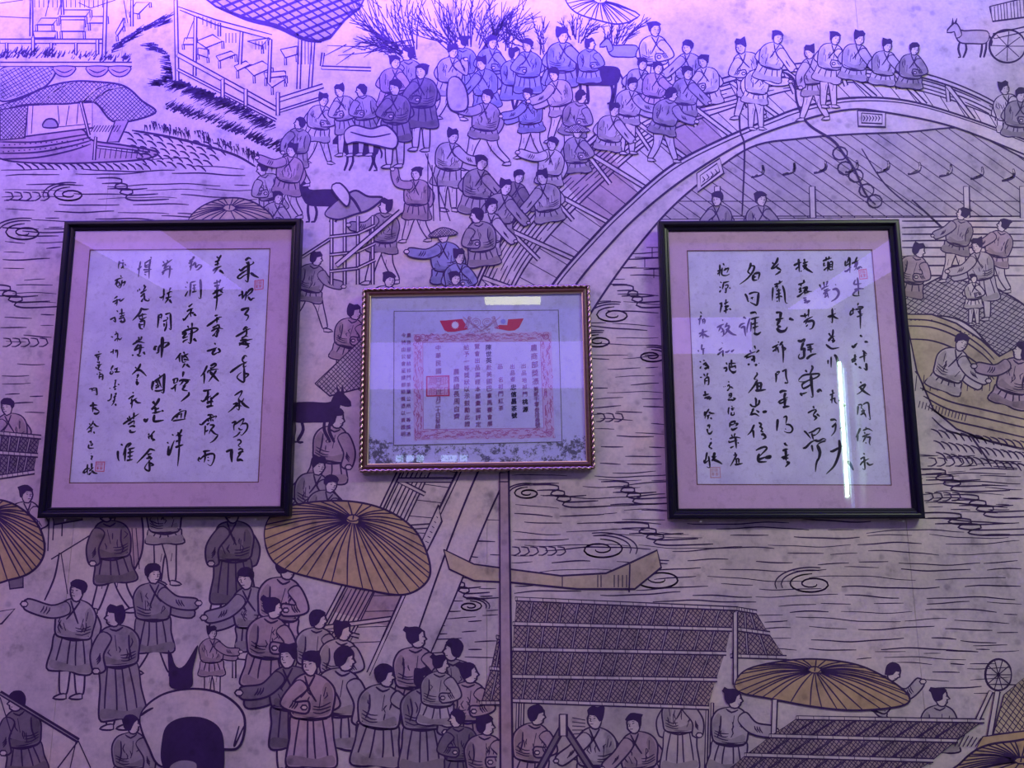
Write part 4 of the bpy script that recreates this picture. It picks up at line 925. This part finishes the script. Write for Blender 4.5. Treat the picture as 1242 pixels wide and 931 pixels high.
stall('printed_pavilion', [[(216, 8), (262, 24), (330, 42)], [(218, 12), (262, 30), (330, 48)], [(226, 48), (236, 22)], [(240, 20), (252, 26)]] + [[(246+i*5, 20+i*2), (246+i*5, 30+i*2)] for i in range(4)] + [[(274+i*4, 40), (274+i*4, 52)] for i in range(4)] + [[(310+i*4, 50), (310+i*4, 60)] for i in range(4)] + [[(362+i*4, 50), (362+i*4, 78)] for i in range(5)],
      [((213, 0), (215, 98), 4), ((237, 20), (236, 92), 3.5), ((266, 28), (266, 44), 3), ((293, 38), (291, 78), 3.5), ((328, 48), (326, 100), 3.5), ((364, 46), (362, 108), 4), ((380, 48), (376, 108), 4), ((215, 66), (335, 132), 5), ((335, 122), (392, 104), 5), ((215, 84), (335, 146), 3), ((335, 136), (392, 118), 3), ((390, 80), (392, 64), 3), ((337, 112), (337, 140), 4), ((270, 96), (270, 118), 4), ((298, 108), (298, 128), 4), ((390, 82), (450, 84), 4)],
      [([(238, 50), (258, 42), (270, 50), (250, 58)], SKIN), ([(240, 58), (252, 60), (252, 70), (240, 66)], PAPER), ([(262, 68), (280, 62), (286, 66), (266, 74)], SKIN), ([(284, 80), (298, 74), (304, 78), (288, 86)], SKIN), ([(298, 82), (318, 74), (330, 82), (308, 92)], SKIN), ([(322, 98), (334, 92), (346, 96), (330, 106)], SKIN), ([(224, 46), (238, 46), (236, 54), (222, 54)], PAPER), ([(300, 50), (326, 46), (318, 56)], PAPER), ([(340, 60), (360, 56), (360, 66), (346, 70)], PAPER), ([(320, 88), (345, 86), (347, 92), (322, 95)], SKIN)])
P = Print('printed_tiled_roof', 'dark tiled roof at the top of the mural')
rf = [(236, -12), (448, -12), (436, 10), (418, 24), (400, 46), (388, 50), (368, 46), (335, 30), (300, 22), (262, 8)]
P.fill(rf, GREY, False, 2)
P.hatch(rf, .62, 8, 3.0, INK, .1); P.hatch(rf, -.38, 9, 5.2, INK, .08)
P.line([(262, 8), (300, 24), (335, 33), (368, 48), (390, 51)], 2); P.done()
def branches(x, y, ang, ln, n, spread, name='printed_bare_branches'):
    P = Print(name)
    for i in range(n):
        f = i/(n-1)-.5; a = math.radians(ang+spread*f+rj.uniform(-5, 5)); l = ln*rj.uniform(.6, 1.1); off = ln*.45*-f
        bx = x+math.sin(math.radians(ang))*-off*-1+rj.uniform(-6, 6); by = y+math.cos(math.radians(ang))*-off+rj.uniform(-8, 4)
        e = (bx+math.cos(a)*l, by-math.sin(a)*l); m = (bx+math.cos(a+.08)*l*.5, by-math.sin(a+.08)*l*.5); P.line([(bx, by), m, e], 1.05, prof=lambda t: 1-.5*t)
        for k in range(4):
            t = .25+.17*k; p = (bx+(e[0]-bx)*t, by+(e[1]-by)*t); b = a+rj.choice((-.42, .42)); ll = l*.26*rj.uniform(.7, 1.3); P.line([p, (p[0]+math.cos(b)*ll, p[1]-math.sin(b)*ll)], .85, prof=lambda t: 1-.5*t)
    P.done()
branches(500, 68, 165, 90, 12, 50); branches(490, 60, 115, 80, 14, 60); branches(570, 58, 85, 72, 16, 75); branches(600, 60, 60, 60, 10, 60); branches(548, 60, 130, 62, 10, 60)
branches(650, 60, 120, 50, 9, 70); branches(700, 50, 80, 36, 12, 90); branches(745, 58, 70, 40, 12, 60); branches(610, 62, 95, 66, 9, 40)

# ---- arched plank walkway: two curves, planks, posts, braces
RAIL = catmull([(372, 800), (430, 690), (470, 606), (520, 500), (585, 335), (625, 268), (674, 215), (760, 140), (810, 118), (860, 106), (930, 88), (1014, 80), (1060, 83), (1130, 97), (1190, 120), (1242, 150), (1285, 176)], 8)
BT = catmull([(445, 815), (490, 715), (522, 640), (548, 585), (600, 475), (640, 398), (673, 341), (720, 287), (757, 250), (814, 201), (881, 166), (940, 142), (966, 132), (1027, 119), (1100, 122), (1180, 145), (1242, 169), (1285, 188)], 8)
BB = catmull([(490, 815), (515, 742), (548, 650), (577, 578), (618, 490), (655, 420), (695, 350), (740, 296), (780, 256), (835, 213), (903, 172), (966, 148), (1027, 133), (1073, 136), (1154, 153), (1242, 187), (1285, 206)], 8)
OB2 = catmull([(505, 830), (545, 740), (590, 630), (625, 555), (672, 455), (736, 350), (801, 266), (856, 216), (912, 178), (970, 168), (1028, 163), (1100, 160), (1168, 155), (1200, 170), (1242, 192), (1285, 210)], 8)
def at(curve, t):
    u = t*(len(curve)-1); i = min(len(curve)-2, int(u)); u -= i; a, b = curve[i], curve[i+1]; return (a[0]+(b[0]-a[0])*u, a[1]+(b[1]-a[1])*u)
def lerp(a, b, t): return (a[0]+(b[0]-a[0])*t, a[1]+(b[1]-a[1])*t)
def resample(c, n):
    d = [0]
    for a, b in zip(c[:-1], c[1:]): d.append(d[-1]+math.hypot(b[0]-a[0], b[1]-a[1]))
    out = []; j = 0
    for i in range(n+1):
        t = d[-1]*i/n
        while j < len(d)-2 and d[j+1] < t: j += 1
        u = (t-d[j])/((d[j+1]-d[j]) or 1); out.append(lerp(c[j], c[j+1], u))
    return out
N = 120; RAIL, BT, BB, OB2 = (resample(c, N) for c in (RAIL, BT, BB, OB2))
U = Print('printed_bridge_underside')
und = [p for p in OB2 if p[1] < 262 and p[0] > 800] + [(1285, 262), (800, 266)]
U.fill(und, tone_j(LGREY, 0), False, 1.2); U.hatch(und, .62, 11, 1.2); U.line([(800, 244), (1242, 244)], 1.3, curve=False); U.line([(860, 262), (1242, 262)], 1.5, curve=False)
for x in (870, 985, 1172, 1240): bar(U, (x, 226), (x+1, 264), 7)
for i in range(9): x = 925+i*38; y = 212-6*math.sin(i/2); U.line([(x, y-12), (x, y-2), (x-14, y+3)], 3.5); U.line([(x, y-11), (x, y-3), (x-12, y+1)], 1.4, PAPER)
lo = [(690, 420), (736, 350), (801, 268), (830, 268), (830, 300), (760, 345)]
for i, yy in enumerate((286, 300, 312, 325)): U.line([(812-(i+1)*14, yy), (812, yy)], 1.3); U.line([(800-(i*9) % 20, yy), (800-(i*9) % 20, yy+12)], 1.2)
for yy in (268, 276, 284, 292, 300, 311, 322, 334): U.line([(1094, yy), (1150, yy+rj.uniform(-1, 1)), (1242, yy)], 1.3)
U.done()
B = Print('printed_footbridge', 'arched plank footbridge with railings drawn across the mural')
n2 = N
for i0 in range(0, n2, 6):
    i1 = min(n2, i0+6); B.fill(BB[i0:i1+1]+OB2[i0:i1+1][::-1], tone_j(PAPER, .02), False, 0)
B.line(OB2, 1.6, curve=False)
for i0 in range(0, n2, 6):
    i1 = min(n2, i0+6); B.fill(RAIL[i0:i1+1]+BT[i0:i1+1][::-1], tone_j(MAUVE if rj.random() < .3 else PAPER, .05), False, 0)
for k in range(14):          # boards of the parapet, an even 5 px apart
    run = []
    for i in range(n2+1):
        D = math.hypot(RAIL[i][0]-BT[i][0], RAIL[i][1]-BT[i][1]); f = (3+5.0*k)/D
        if f < .5: run.append(lerp(RAIL[i], BT[i], f))
        if run and (f >= .5 or i == n2 or len(run) > 9 and rj.random() < .25): B.line(run, 1.15, curve=False); run = []
B.line([lerp(RAIL[i], BT[i], .52) for i in range(n2+1)], 1.3, curve=False)
for i in range(3, n2, 2): B.line([lerp(RAIL[i], BT[i], .53), BT[min(n2, i+1)]], 1.2, curve=False)
for i in range(4, n2-3, 6):
    bar(B, RAIL[i], lerp(RAIL[i], BT[i], .62), 4.5); bar(B, RAIL[i], BT[min(n2, i+3)], 5)
for i0 in range(0, n2, 6):
    i1 = min(n2, i0+6)
    B.fill(BT[i0:i1+1]+BB[i0:i1+1][::-1], tone_j(PAPER, .03), False, 0)
    off = [(p[0]-2, p[1]-6) for p in RAIL]; B.fill(RAIL[i0:i1+1]+off[i0:i1+1][::-1], PAPER, False, 0)
B.line(BT, 1.9, curve=False); B.line([(p[0]+3, p[1]+4) for p in BT], 1.1, curve=False); B.line(BB, 1.7, curve=False); B.line(RAIL, 1.6, curve=False); B.line([(p[0]-2, p[1]-6) for p in RAIL], 1.5, curve=False)
B.done()
P = Print('printed_plaque')
P.fill([(1040, 134), (1074, 136), (1074, 154), (1041, 153)], PAPER, False, 1.6); P.fill([(1045, 137), (1070, 139), (1070, 150), (1045, 149)], PAPER, False, 1.3)
for i in range(6): P.line([(1047+i*3.6, 140), (1049+i*3.6, 143), (1047+i*3.6, 147)], 1)
P.done(); P = Print('printed_plaque')
P.fill([(845, 210), (873, 192), (878, 210), (846, 233)], PAPER, False, 1.5); P.fill([(849, 213), (870, 198), (873, 208), (850, 226)], PAPER, False, 1.2)
for i in range(4): P.line([(852+i*5, 214-i*3), (855+i*5, 218-i*3), (852+i*5, 221-i*3)], 1.1)
P.done(); P = Print('printed_plaque')
P.fill([(512, 655), (532, 612), (536, 632), (516, 672)], PAPER, False, 1.5)
for i in range(6): P.line([(516+i*2.7, 656-i*6), (520+i*2.2, 658-i*6)], 1.2)
P.done()
P = Print('printed_rope')
P.line([(893, 88), (900, 60), (897, 150), (903, 180), (900, 262)], 1.5)
P.done(); P = Print('printed_rope')
P.line([(945, 86), (962, 95), (967, 125), (980, 150), (1010, 170), (1022, 185), (1036, 205), (1050, 235), (1062, 248)], 2.0)
for cx, cy in ((1019, 186), (1025, 204), (1038, 213), (1051, 231), (1061, 244)): P.line([(cx+9*math.cos(a), cy+8*math.sin(a)) for a in [i*.6 for i in range(12)]], 1.5)
P.done(); P = Print('printed_boat_pole')
P.line([(1045, 180), (1075, 225), (1120, 262)], 1.2); P.line([(1106, 242), (1168, 300), (1205, 340)], 2.4); P.line([(1110, 450), (1160, 505), (1200, 560)], 2.4); P.line([(1172, 440), (1200, 480), (1242, 545)], 2.4)
P.done()

# ---- right edge boat
P = Print('printed_river_boat', 'ochre boat under the bridge at the right edge of the mural')
can = [(1096, 366), (1118, 348), (1150, 332), (1165, 330), (1200, 345), (1250, 378), (1250, 420), (1215, 432), (1180, 398), (1150, 384), (1098, 382)]
P.fill(can, LGREY, True, 1.5); P.hatch(smooth_closed(can), .45, 5, 1.1); P.hatch(smooth_closed(can), -.75, 5, 1.1)
hull = [(1098, 381), (1130, 381), (1160, 392), (1190, 412), (1212, 432), (1250, 412), (1250, 548), (1200, 535), (1160, 520), (1132, 496), (1112, 450)]
P.fill(hull, OCHREP, False, 1.6)
for o in (6, 14, 30): P.line([(1100, 381+o), (1130, 383+o), (1160, 394+o), (1190, 414+o), (1206, 430+o)], 1.3)
for i in range(22): x = 1104+i*5; P.line([(x, 388+max(0, i-5)*1.9), (x+2, 388+max(0, i-5)*1.9)], 1.4)
for o in (0, 10, 22, 36): P.line([(1116+o*.4, 470+o), (1150, 486+o), (1190, 496+o), (1250, 510+o)], 1.4)
for i in range(15): P.line([(1116+i*4, 486+i*1.2), (1114+i*4, 494+i*1.2)], 1.3)
for i in range(12): P.line([(1112+i*9, 455-i*.5), (1110+i*9, 474)], 1.2)
P.done()
for x in range(1112, 1242, 6): pass
Pw = Print('printed_water_lines')
for j in range(3):
    for i in range(14): x = 1135+i*9+j*3; y = 528+j*14+i*1.2; Pw.line([(x-6, y-8), (x+2, y-5), (x+8, y+3)], 1.3)
Pw.done()

# ---- the far crowd on the street and the walkway
FIG = '''392 122 14 1 s L 10 fold walk 1.2
364 150 14 -1 b G -8 down walk 1.3
319 205 15 -1 b L 15 fold none 1.2
354 183 15 -1 s M -8 point walk 1.2
412 111 14 -1 s L 12 fold stand 1.3
439 110 14 -1 b G 8 fold stand 1.3
561 52 15 -1 b B 0 fold none 1.3
597 52 15 1 s B 5 fold none 1.3
624 66 15 1 b B 0 fold none 1.3
640 56 15 -1 s B 0 fold none 1.4
495 66 16 -1 b G 0 fold none 1.3
479 76 15 1 s M 5 fold walk 1.3
549 63 15 1 s L 5 carry walk 1.2
584 78 15 -1 s B 8 rest none 1.2
511 87 17 -1 s D 0 fold stand 1.6
479 107 17 -1 s D 0 fold stand 1.4
591 118 16 -1 s G -6 point stride .8
640 115 14 -1 s B 6 both walk .9
549 166 16 1 s L 8 both stand 1.4
682 44 17 1 s B 0 rest none 1.2
715 54 13 1 b B 0 fold none 1.2
672 91 15 -1 s L 14 both walk .9
794 36 17 1 s P 0 fold none 1.3
834 58 15 -1 s L 0 rest none 1.1
779 78 14 1 s L 12 rest none 1.1
853 75 15 -1 s P 8 fold none 1.1
798 83 14 1 s M 10 both none 1.1
834 89 15 1 s G 6 rest none 1.1
767 103 15 1 s L 10 both stand .8
899 57 16 -1 s P 14 fold walk 1.3
923 79 14 1 s P 10 point stand 1.0
814 115 15 1 b G 14 both walk .9
704 118 15 1 b G 12 fold walk .8
745 134 15 1 s L 10 rest none .9
700 160 15 1 s G 0 fold none .9 straw
670 175 15 -1 s P -6 point none .9
943 46 15 1 s P 14 rest none 1.2
982 64 15 -1 s L 8 down walk 1.1
1013 47 15 1 s P 12 fold stand 1.2
1042 47 15 1 s L 10 rest none 1.0
1076 56 14 1 s L 8 rest none 1.0
1109 60 14 1 s G 8 fold none 1.0
1218 108 15 1 s P -10 fold none 1.0
1238 116 15 1 s G 8 fold none 1.0
505 211 15 -1 s M 0 up walk 1.3
584 198 17 1 s G 8 rest none 1.3
629 215 15 1 s D 14 rest none 1.0
658 216 16 -1 s L 10 rest none 1.0
613 228 17 1 s G 10 rest none 1.0
596 251 17 1 s L 8 rest none 1.0
579 262 17 -1 b G 8 fold none 1.2
337 240 14 1 s L 8 fold none 1.2
468 251 17 -1 b G -6 both walk .9
538 286 17 -1 s B 4 point none 1.0 straw
557 312 16 1 s B 0 fold none 1.2
552 338 15 1 s D 0 fold none 1.2
472 340 17 1 s L 10 rest none 1.2
383 314 16 1 b G 12 both stride .9
870 242 16 -1 s G 0 fold none 1.0
923 242 16 1 s G 0 fold none 1.0
1168 260 15 -1 b G -12 rest walk .9
1217 274 15 -1 b M -14 rest walk .9
1114 304 16 1 b M 14 fold none 1.2
1185 299 16 -1 s L 8 both stand 1.8
1181 338 10 1 s P 0 fold stand 1.2
1166 416 19 1 s P 22 both none .9
1239 427 20 -1 b M -16 both none 1.0
429 379 17 1 b M 10 fold walk 1.1
9 494 18 -1 s M 8 fold none 1.2
32 600 19 1 s P 0 fold none 1.0
407 508 21 1 b M 8 down none 1.3
386 566 20 1 s G 12 rest none 1.2
401 588 19 1 s G 16 rest none 1.2'''
TN = {'L': LGREY, 'G': GREY, 'D': DGREY, 'M': MAUVE, 'P': PAPER, 'B': BLUEG}
beast(438, 180, 24, -1); beast(725, 92, 30, -1); beast(640, 103, 26, 1, BLUEG); beast(756, 62, 20, -1, BLUEG, False); beast(392, 240, 26, -1, INK); beast(1180, 45, 22, -1, LGREY)
def figs(txt):
    for ln in txt.split('\n'):
        q = ln.split(); x, y, s, d = float(q[0]), float(q[1]), float(q[2]), int(q[3])
        person(x, y, s, d, q[4], TN[q[5]], float(q[6]), q[7], q[8], float(q[9]), q[10] if len(q) > 10 else 'cap')
figs(FIG)
parasol([(690, -8), (770, 14), (768, 24), (752, 29), (735, 27), (700, 16), (686, 0)], (728, 0), PAPER, 22, 1.1)
parasol([(228, 268), (245, 250), (275, 240), (305, 244), (330, 262), (320, 275), (240, 280)], (278, 252), OCHREP, 22, 1.1)
P = Print('printed_sedan_chair', 'roofed carrying chair among the walkers above the certificate')
for x in (402, 418, 434, 452): bar(P, (x, 262), (x, 345), 3.5)
for y in (283, 305, 325): bar(P, (400, y+4), (436, y), 3); bar(P, (434, y), (455, y-10), 3)
P.fill([(394, 260), (405, 246), (420, 236), (432, 231), (446, 238), (464, 240), (448, 254), (430, 260), (410, 266)], GREY, True, 1.7); P.line([(420, 234), (430, 244), (438, 258)], 3)
bar(P, (408, 322), (486, 256), 5); bar(P, (366, 312), (400, 290), 3); P.done()
P = Print('printed_wagon')
P.fill([(1200, 8), (1250, -4), (1250, 20), (1204, 26)], PAPER, False); P.hatch([(1200, 8), (1250, -4), (1250, 20), (1204, 26)], 1.5, 4, 1.2)
bar(P, (1205, 44), (1250, 34), 6); P.line([(1222+22*math.cos(a), 56+20*math.sin(a)) for a in [i*.5 for i in range(14)]], 1.6)
for i in range(8): P.line([(1222, 56), (1222+20*math.cos(i*.8), 56+18*math.sin(i*.8))], 1.2)
P.done()
P = Print('printed_bundle')
P.fill([(418, 160), (430, 152), (450, 156), (468, 152), (482, 166), (478, 180), (455, 176), (432, 172), (420, 174)], PAPER, True); P.line([(425, 160), (450, 166), (474, 162)], 1.3)
P.done(); P = Print('printed_sack')
P.fill([(545, 96), (556, 94), (566, 110), (566, 132), (548, 134), (542, 118)], LGREY, True)
P.done(); P = Print('printed_bundle')
P.fill([(402, 228), (412, 222), (424, 236), (420, 250)], PAPER, True)
P.done(); P = Print('printed_basket')
q = [(382, 465), (440, 410), (440, 470), (400, 480)]; P.fill(q, LGREY, False); P.hatch(q, .8, 4, 1); P.hatch(q, -.8, 4, 1)
P.done(); P = Print('printed_reed_screen')
for a, b in (((516, 186), (546, 268)), ((519, 186), (519, 266)), ((524, 200), (526, 268)), ((530, 215), (534, 268))): P.line([a, b], 1.5)
P.done()
beast(380, 500, 32, 1, INK)

# ---- bottom left street
q = [(0, 530), (50, 530), (48, 560), (20, 590), (0, 600)]
mat_roof([((-10, 524), (48, 530)), ((-10, 548), (44, 552)), ((-10, 580), (40, 572))], DGREY, 4, 5)
P = Print('printed_stool')
for a, b in (((60, 618), (58, 668)), ((66, 620), (64, 655)), ((76, 622), (75, 650))): P.line([a, b], 1.8)
P.fill([(60, 612), (95, 608), (100, 630), (66, 636)], DGREY, False); P.line([(62, 678), (140, 630)], 2.6); P.line([(72, 670), (66, 700), (54, 728)], 1.5); P.line([(74, 670), (82, 720)], 1.5)
P.done(); P = Print('printed_bundle')
P.fill([(136, 640), (150, 612), (170, 620), (172, 670), (150, 705), (136, 680)], MAUVE, True)
for k in range(6): P.line([(140+k*5, 640), (139+k*6, 690)], 1.4)
P.done(); P = Print('printed_table')
P.fill([(-5, 742), (18, 738), (2, 756), (-8, 758)], PAPER, False); P.done(); P = Print('printed_basket')
P.fill([(10, 700), (28, 698), (28, 712), (12, 714)], DGREY, False)
P.done(); P = Print('printed_table')
P.fill([(278, 798), (306, 778), (322, 784), (300, 800)], SKIN, False, 1.6); bar(P, (284, 798), (284, 822), 4); bar(P, (304, 792), (303, 818), 4)
P.done()
FIG2 = '''131 622 22 -1 b D 6 down walk 1.5
282 622 23 -1 s D 0 down walk 2.4
200 596 20 1 s L 0 none stand .8
94 717 23 -1 s L -6 point stand 1.9
186 697 22 1 s G 0 both walk 1.9
140 748 24 -1 b G 4 down stand 2.8
298 703 23 -1 s G 10 both none 1.3
346 690 25 1 b M 8 fold none 1.3
257 768 14 1 s M 0 both stand 1.3
385 752 22 1 b L 4 fold none 1.4
330 738 24 1 b M 6 fold none 1.6
415 766 22 1 b L 6 fold none 1.4
504 774 24 1 b M 0 fold none 1.5
550 789 24 -1 b G 0 down none 1.6
568 817 23 1 b M 0 fold none 1.7
417 800 27 1 b L 8 down none 1.6
349 797 25 -1 s D 4 both stand 2.0
377 806 26 -1 s M 0 fold none 2.4
466 820 25 1 b L 6 point none 2.0
513 824 24 1 b G 0 down none 2.2
534 806 20 1 b L 4 fold none 1.3
555 872 20 -1 b D 4 fold none 1.2
588 881 22 1 b M 0 fold none 1.4
21 851 22 -1 b D 8 down none 1.6
159 879 21 1 b G 0 down none 1.3'''
figs(FIG2)
P = Print('printed_pack_animal', 'loaded pack animal with round white bundle seen from behind')
P.fill([(170, 868), (195, 843), (235, 835), (272, 843), (296, 868), (290, 905), (260, 910), (200, 930), (180, 905)], PAPER, True, 2)
P.fill([(205, 820), (204, 788), (214, 808), (224, 806), (240, 782), (234, 812), (232, 833), (208, 834)], INK, True, 0)
P.fill([(196, 900), (202, 880), (220, 870), (246, 870), (266, 882), (272, 905), (268, 945), (240, 950), (210, 948), (196, 925)], INK, True, 0)
P.fill([(206, 930), (220, 922), (238, 926), (232, 945), (210, 945)], GREY, True, 0); P.line([(170, 868), (178, 862), (186, 858)], 2)
P.line([(290, 880), (284, 905), (296, 880)], 1.5); P.done()
P = Print('printed_shoulder_pole'); bar(P, (0, 840), (95, 898), 4, GREY, 2); P.line([(95, 898), (110, 931)], 2.4); P.line([(95, 898), (70, 931)], 2); P.line([(92, 900), (85, 931)], 1.6); P.line([(0, 845), (14, 890)], 1.6); P.done()
parasol([(-40, 608), (0, 606), (28, 618), (48, 640), (54, 668), (42, 690), (15, 702), (-40, 706)], (-12, 620), OCHRE, 26, 1.5)
parasol([(321, 642), (335, 620), (375, 609), (428, 608), (472, 620), (505, 645), (521, 682), (517, 706), (489, 721), (440, 714), (390, 703), (345, 690), (326, 672)], (428, 628), OCHRE, 40, 1.4)

# ---- bottom right: plank, mast, mat roofs, people under them
P = Print('printed_gangplank')
P.fill([(538, 666), (575, 684), (619, 690), (680, 698), (735, 695), (765, 682), (797, 667), (802, 688), (770, 714), (700, 714), (620, 706), (575, 704), (545, 690)], OCHREP, False, 1.6)
for x in (682, 725, 729, 745, 750, 755, 760): P.line([(x, 697), (x, 712)], 1.4)
P.line([(764, 684), (763, 718)], 3); P.done()
P = Print('printed_stall_interior', 'stall interior drawn below the woven roof'); P.fill([(612, 850), (890, 856), (900, 940), (600, 940)], tuple(c*.78 for c in PAPER), False, 0)
for x in (628, 634, 858, 864): bar(P, (x, 852), (x-2, 935), 3)
for i in range(7): P.line([(694, 870+i*5), (710, 873+i*4)], 1.4)
P.fill([(690, 905), (745, 912), (738, 925), (690, 920)], SKIN, False, 1.4)
P.done()
FIG3 = '''650 868 22 1 b M 6 fold none 1.3
722 872 23 -1 s L 0 rest none 1.3
769 878 22 -1 s M 8 rest none 1.3
825 838 20 1 s L 0 down none 2.4 none
889 848 22 1 b L 4 both none 1.6
1082 815 20 1 b L 30 up none .3
1140 846 21 1 b L 0 none none .8'''
figs(FIG3)
P = Print('printed_trestle'); bar(P, (683, 880), (650, 940), 7, DGREY, 2); bar(P, (683, 880), (722, 940), 7, DGREY, 2); bar(P, (683, 866), (683, 892), 9, PAPER, 2); P.done()
mat_roof([((627, 726), (893, 738)), ((624, 756), (886, 763)), ((622, 787), (879, 792)), ((619, 820), (868, 824)), ((616, 849), (858, 858))], MATT, 4.3, 14)
mat_roof([((896, 738), (916, 742)), ((892, 762), (932, 768)), ((888, 795), (952, 797))], MATT, 4.2, 3)
mat_roof([((604, 772), (612, 776)), ((596, 810), (612, 812)), ((584, 852), (611, 852))], MATT, 4.4, 2)
P = Print('printed_mast'); P.fill([(606, 573), (617, 573), (622, 940), (607, 940)], MAUVE, False, 1.7); P.line([(605, 584), (618, 584)], 2.5); P.done(); P = Print('printed_post'); bar(P, (892, 742), (892, 830), 5); P.done()
parasol([(891, 830), (905, 812), (945, 802), (990, 799), (1040, 806), (1080, 825), (1103, 845), (1092, 856), (1040, 861), (990, 857), (930, 846), (900, 840)], (988, 812), OCHRE, 34, 1.3)
bar_ = Print('printed_post'); bar(bar_, (940, 848), (938, 900), 6); bar_.done()
mat_roof([((968, 870), (1192, 874)), ((935, 892), (1160, 898)), ((905, 915), (1130, 922)), ((880, 936), (1105, 940))], MATT, 4.2, 9)
P = Print('printed_cart_wheel')
P.line([(1211+16*math.cos(a), 818+19*math.sin(a)) for a in [i*.45 for i in range(15)]], 1.8)
for i in range(10): P.line([(1211, 818), (1211+16*math.cos(i*.63), 818+19*math.sin(i*.63))], 1.5)
bar(P, (1202, 838), (1186, 872), 5); bar(P, (1210, 838), (1200, 895), 6)
q = [(1218, 842), (1250, 815), (1250, 885), (1205, 890)]; P.fill(q, OCHREP, False); P.hatch(q, .8, 5, 1.3); P.hatch(q, -1.0, 7, 1.3)
P.fill([(1192, 893), (1250, 885), (1250, 912), (1180, 915)], OCHRE, False)
for i in range(6): P.line([(1165+i*5, 890+i), (1158+i*5, 905)], 1.5)
P.done()
parasol([(1148, 950), (1165, 925), (1190, 906), (1225, 899), (1275, 898), (1290, 950)], (1238, 922), OCHRE, 26, 1.5)
print('MURAL levels', fillg.max(), lineg.max())
# ------------------------------------------------------------------ things of the room behind the camera, seen mirrored in the glass, with glowing stand-ins and added fixtures
M_VIO = simple('violet_surface_glow', (.4, .3, .7), .4, emit=(.36, .22, 1.0), estr=3.2)  # emission replaces violet light falling on the rear wall and ceiling
M_VIO2 = simple('strip_diffuser', (.4, .3, .7), .4, emit=(.36, .22, 1.0), estr=.6)
M_YEL = simple('yellow_diffuser', (.8, .8, .6), .4, emit=(.95, 1.0, .38), estr=6)
M_TUBE = simple('tube_glass', (.9, .9, .9), .3, emit=(.62, 1.0, .72), estr=26)
M_TUBE2 = simple('tube_glass_dim', (.9, .9, .9), .3, emit=(.3, .55, 1.0), estr=2.2)
M_DAY = simple('window_daylight', (.7, .8, .9), .2, emit=(.45, .65, 1.0), estr=5)
M_WHITE = simple('white_plastic', (.7, .7, .7), .4)
def lamp(name, label, cat, parts):
    cx = sum(p[1]+p[2] for p in parts)/2/len(parts); e = empty(name); tag(e, label, cat)
    for nm, a, b, c, d, f, g, m in parts: box(nm, a, b, c, d, f, g, m, e)
    return e
lamp('ceiling_light_strip', 'long violet light strip on the ceiling above the mural', 'light', [('housing', -2.05, 1.05, -.46, -.26, 3.33, ZC, M_WHITE), ('diffuser', -2.03, 1.03, -.45, -.27, 3.315, 3.33, M_VIO2)])
lamp('fill_light_fixture', 'added housing for the wide violet fill light nearest to the mural centre', 'light', [('housing', -1.75, .95, -2.05, -1.45, 3.39, ZC, M_WHITE)])  # this and the next two housings are added to give the area fills fixtures
lamp('fill_light_fixture', 'added housing for the greenish fill light at the right of the room', 'light', [('housing', 1.5, 2.5, -2.2, -1.7, 3.38, ZC, M_WHITE)])
lamp('fill_light_fixture', 'added housing for the pink fill light at the left of the room', 'light', [('housing', -2.4, -1.4, -2.15, -1.65, 3.38, ZC, M_WHITE)])
lamp('ceiling_panel_light', 'yellow ceiling lamp mirrored at the top of the certificate glass', 'light', [('housing', -.36, .20, -5.31, -5.0, 3.40, ZC, M_WHITE), ('diffuser', -.34, .18, -5.29, -5.02, 3.39, 3.40, M_YEL)])
lamp('tube_light', 'upright greenish lamp tube mirrored in the right black frame', 'light', [('housing', 3.06, 3.15, -5.597, -5.56, 1.50, 2.92, M_WHITE), ('tube', 3.075, 3.10, -5.56, -5.535, 1.56, 2.86, M_TUBE), ('side_glow_tube', 3.125, 3.15, -5.56, -5.54, 1.45, 2.80, M_TUBE2)])
lamp('lit_wall_standin', 'glowing stand-in for the broad violet lit band high on the wall behind the viewer', 'panel', [('housing', -1.75, .95, -5.597, -5.55, 2.6, 3.1, M_WHITE), ('diffuser', -1.74, .94, -5.55, -5.545, 2.62, 3.08, M_VIO)])  # added panels that glow in place of a violet-washed wall
lamp('lit_wall_standin', 'glowing stand-in for the small violet lit area mirrored at the left of the right frame', 'panel', [('housing', 1.3, 2.26, -5.597, -5.55, 2.94, 3.32, M_WHITE), ('diffuser', 1.31, 2.25, -5.55, -5.545, 2.95, 3.31, M_VIO)])
lamp('glowing_soffit', 'soffit along the right wall, its violet light put in as emission, mirrored as a slanting band', 'soffit', [('housing', 2.58, 3.0, -5.5, -1.6, 3.38, ZC, M_WHITE), ('diffuser', 2.60, 2.98, -5.48, -1.62, 3.37, 3.38, M_VIO)])  # both soffits emit the violet light that would fall on them
lamp('glowing_soffit', 'soffit along the left wall, its violet light put in as emission, mirrored in the left frame', 'soffit', [('housing', -3.1, -2.4, -4.6, -2.6, 3.38, ZC, M_WHITE), ('diffuser', -3.08, -2.42, -4.58, -2.62, 3.37, 3.38, M_VIO)])
wn = tag(empty('window_1'), kind='structure')
box('window_frame', -1.26, -.45, -5.597, -5.57, 1.90, 1.99, M_WHITE, wn)
for i, x in enumerate((-1.22, -1.12, -1.02, -.78, -.70, -.60)): box('pane', x, x+.07, -5.57, -5.565, 1.915, 1.975, M_DAY, wn)
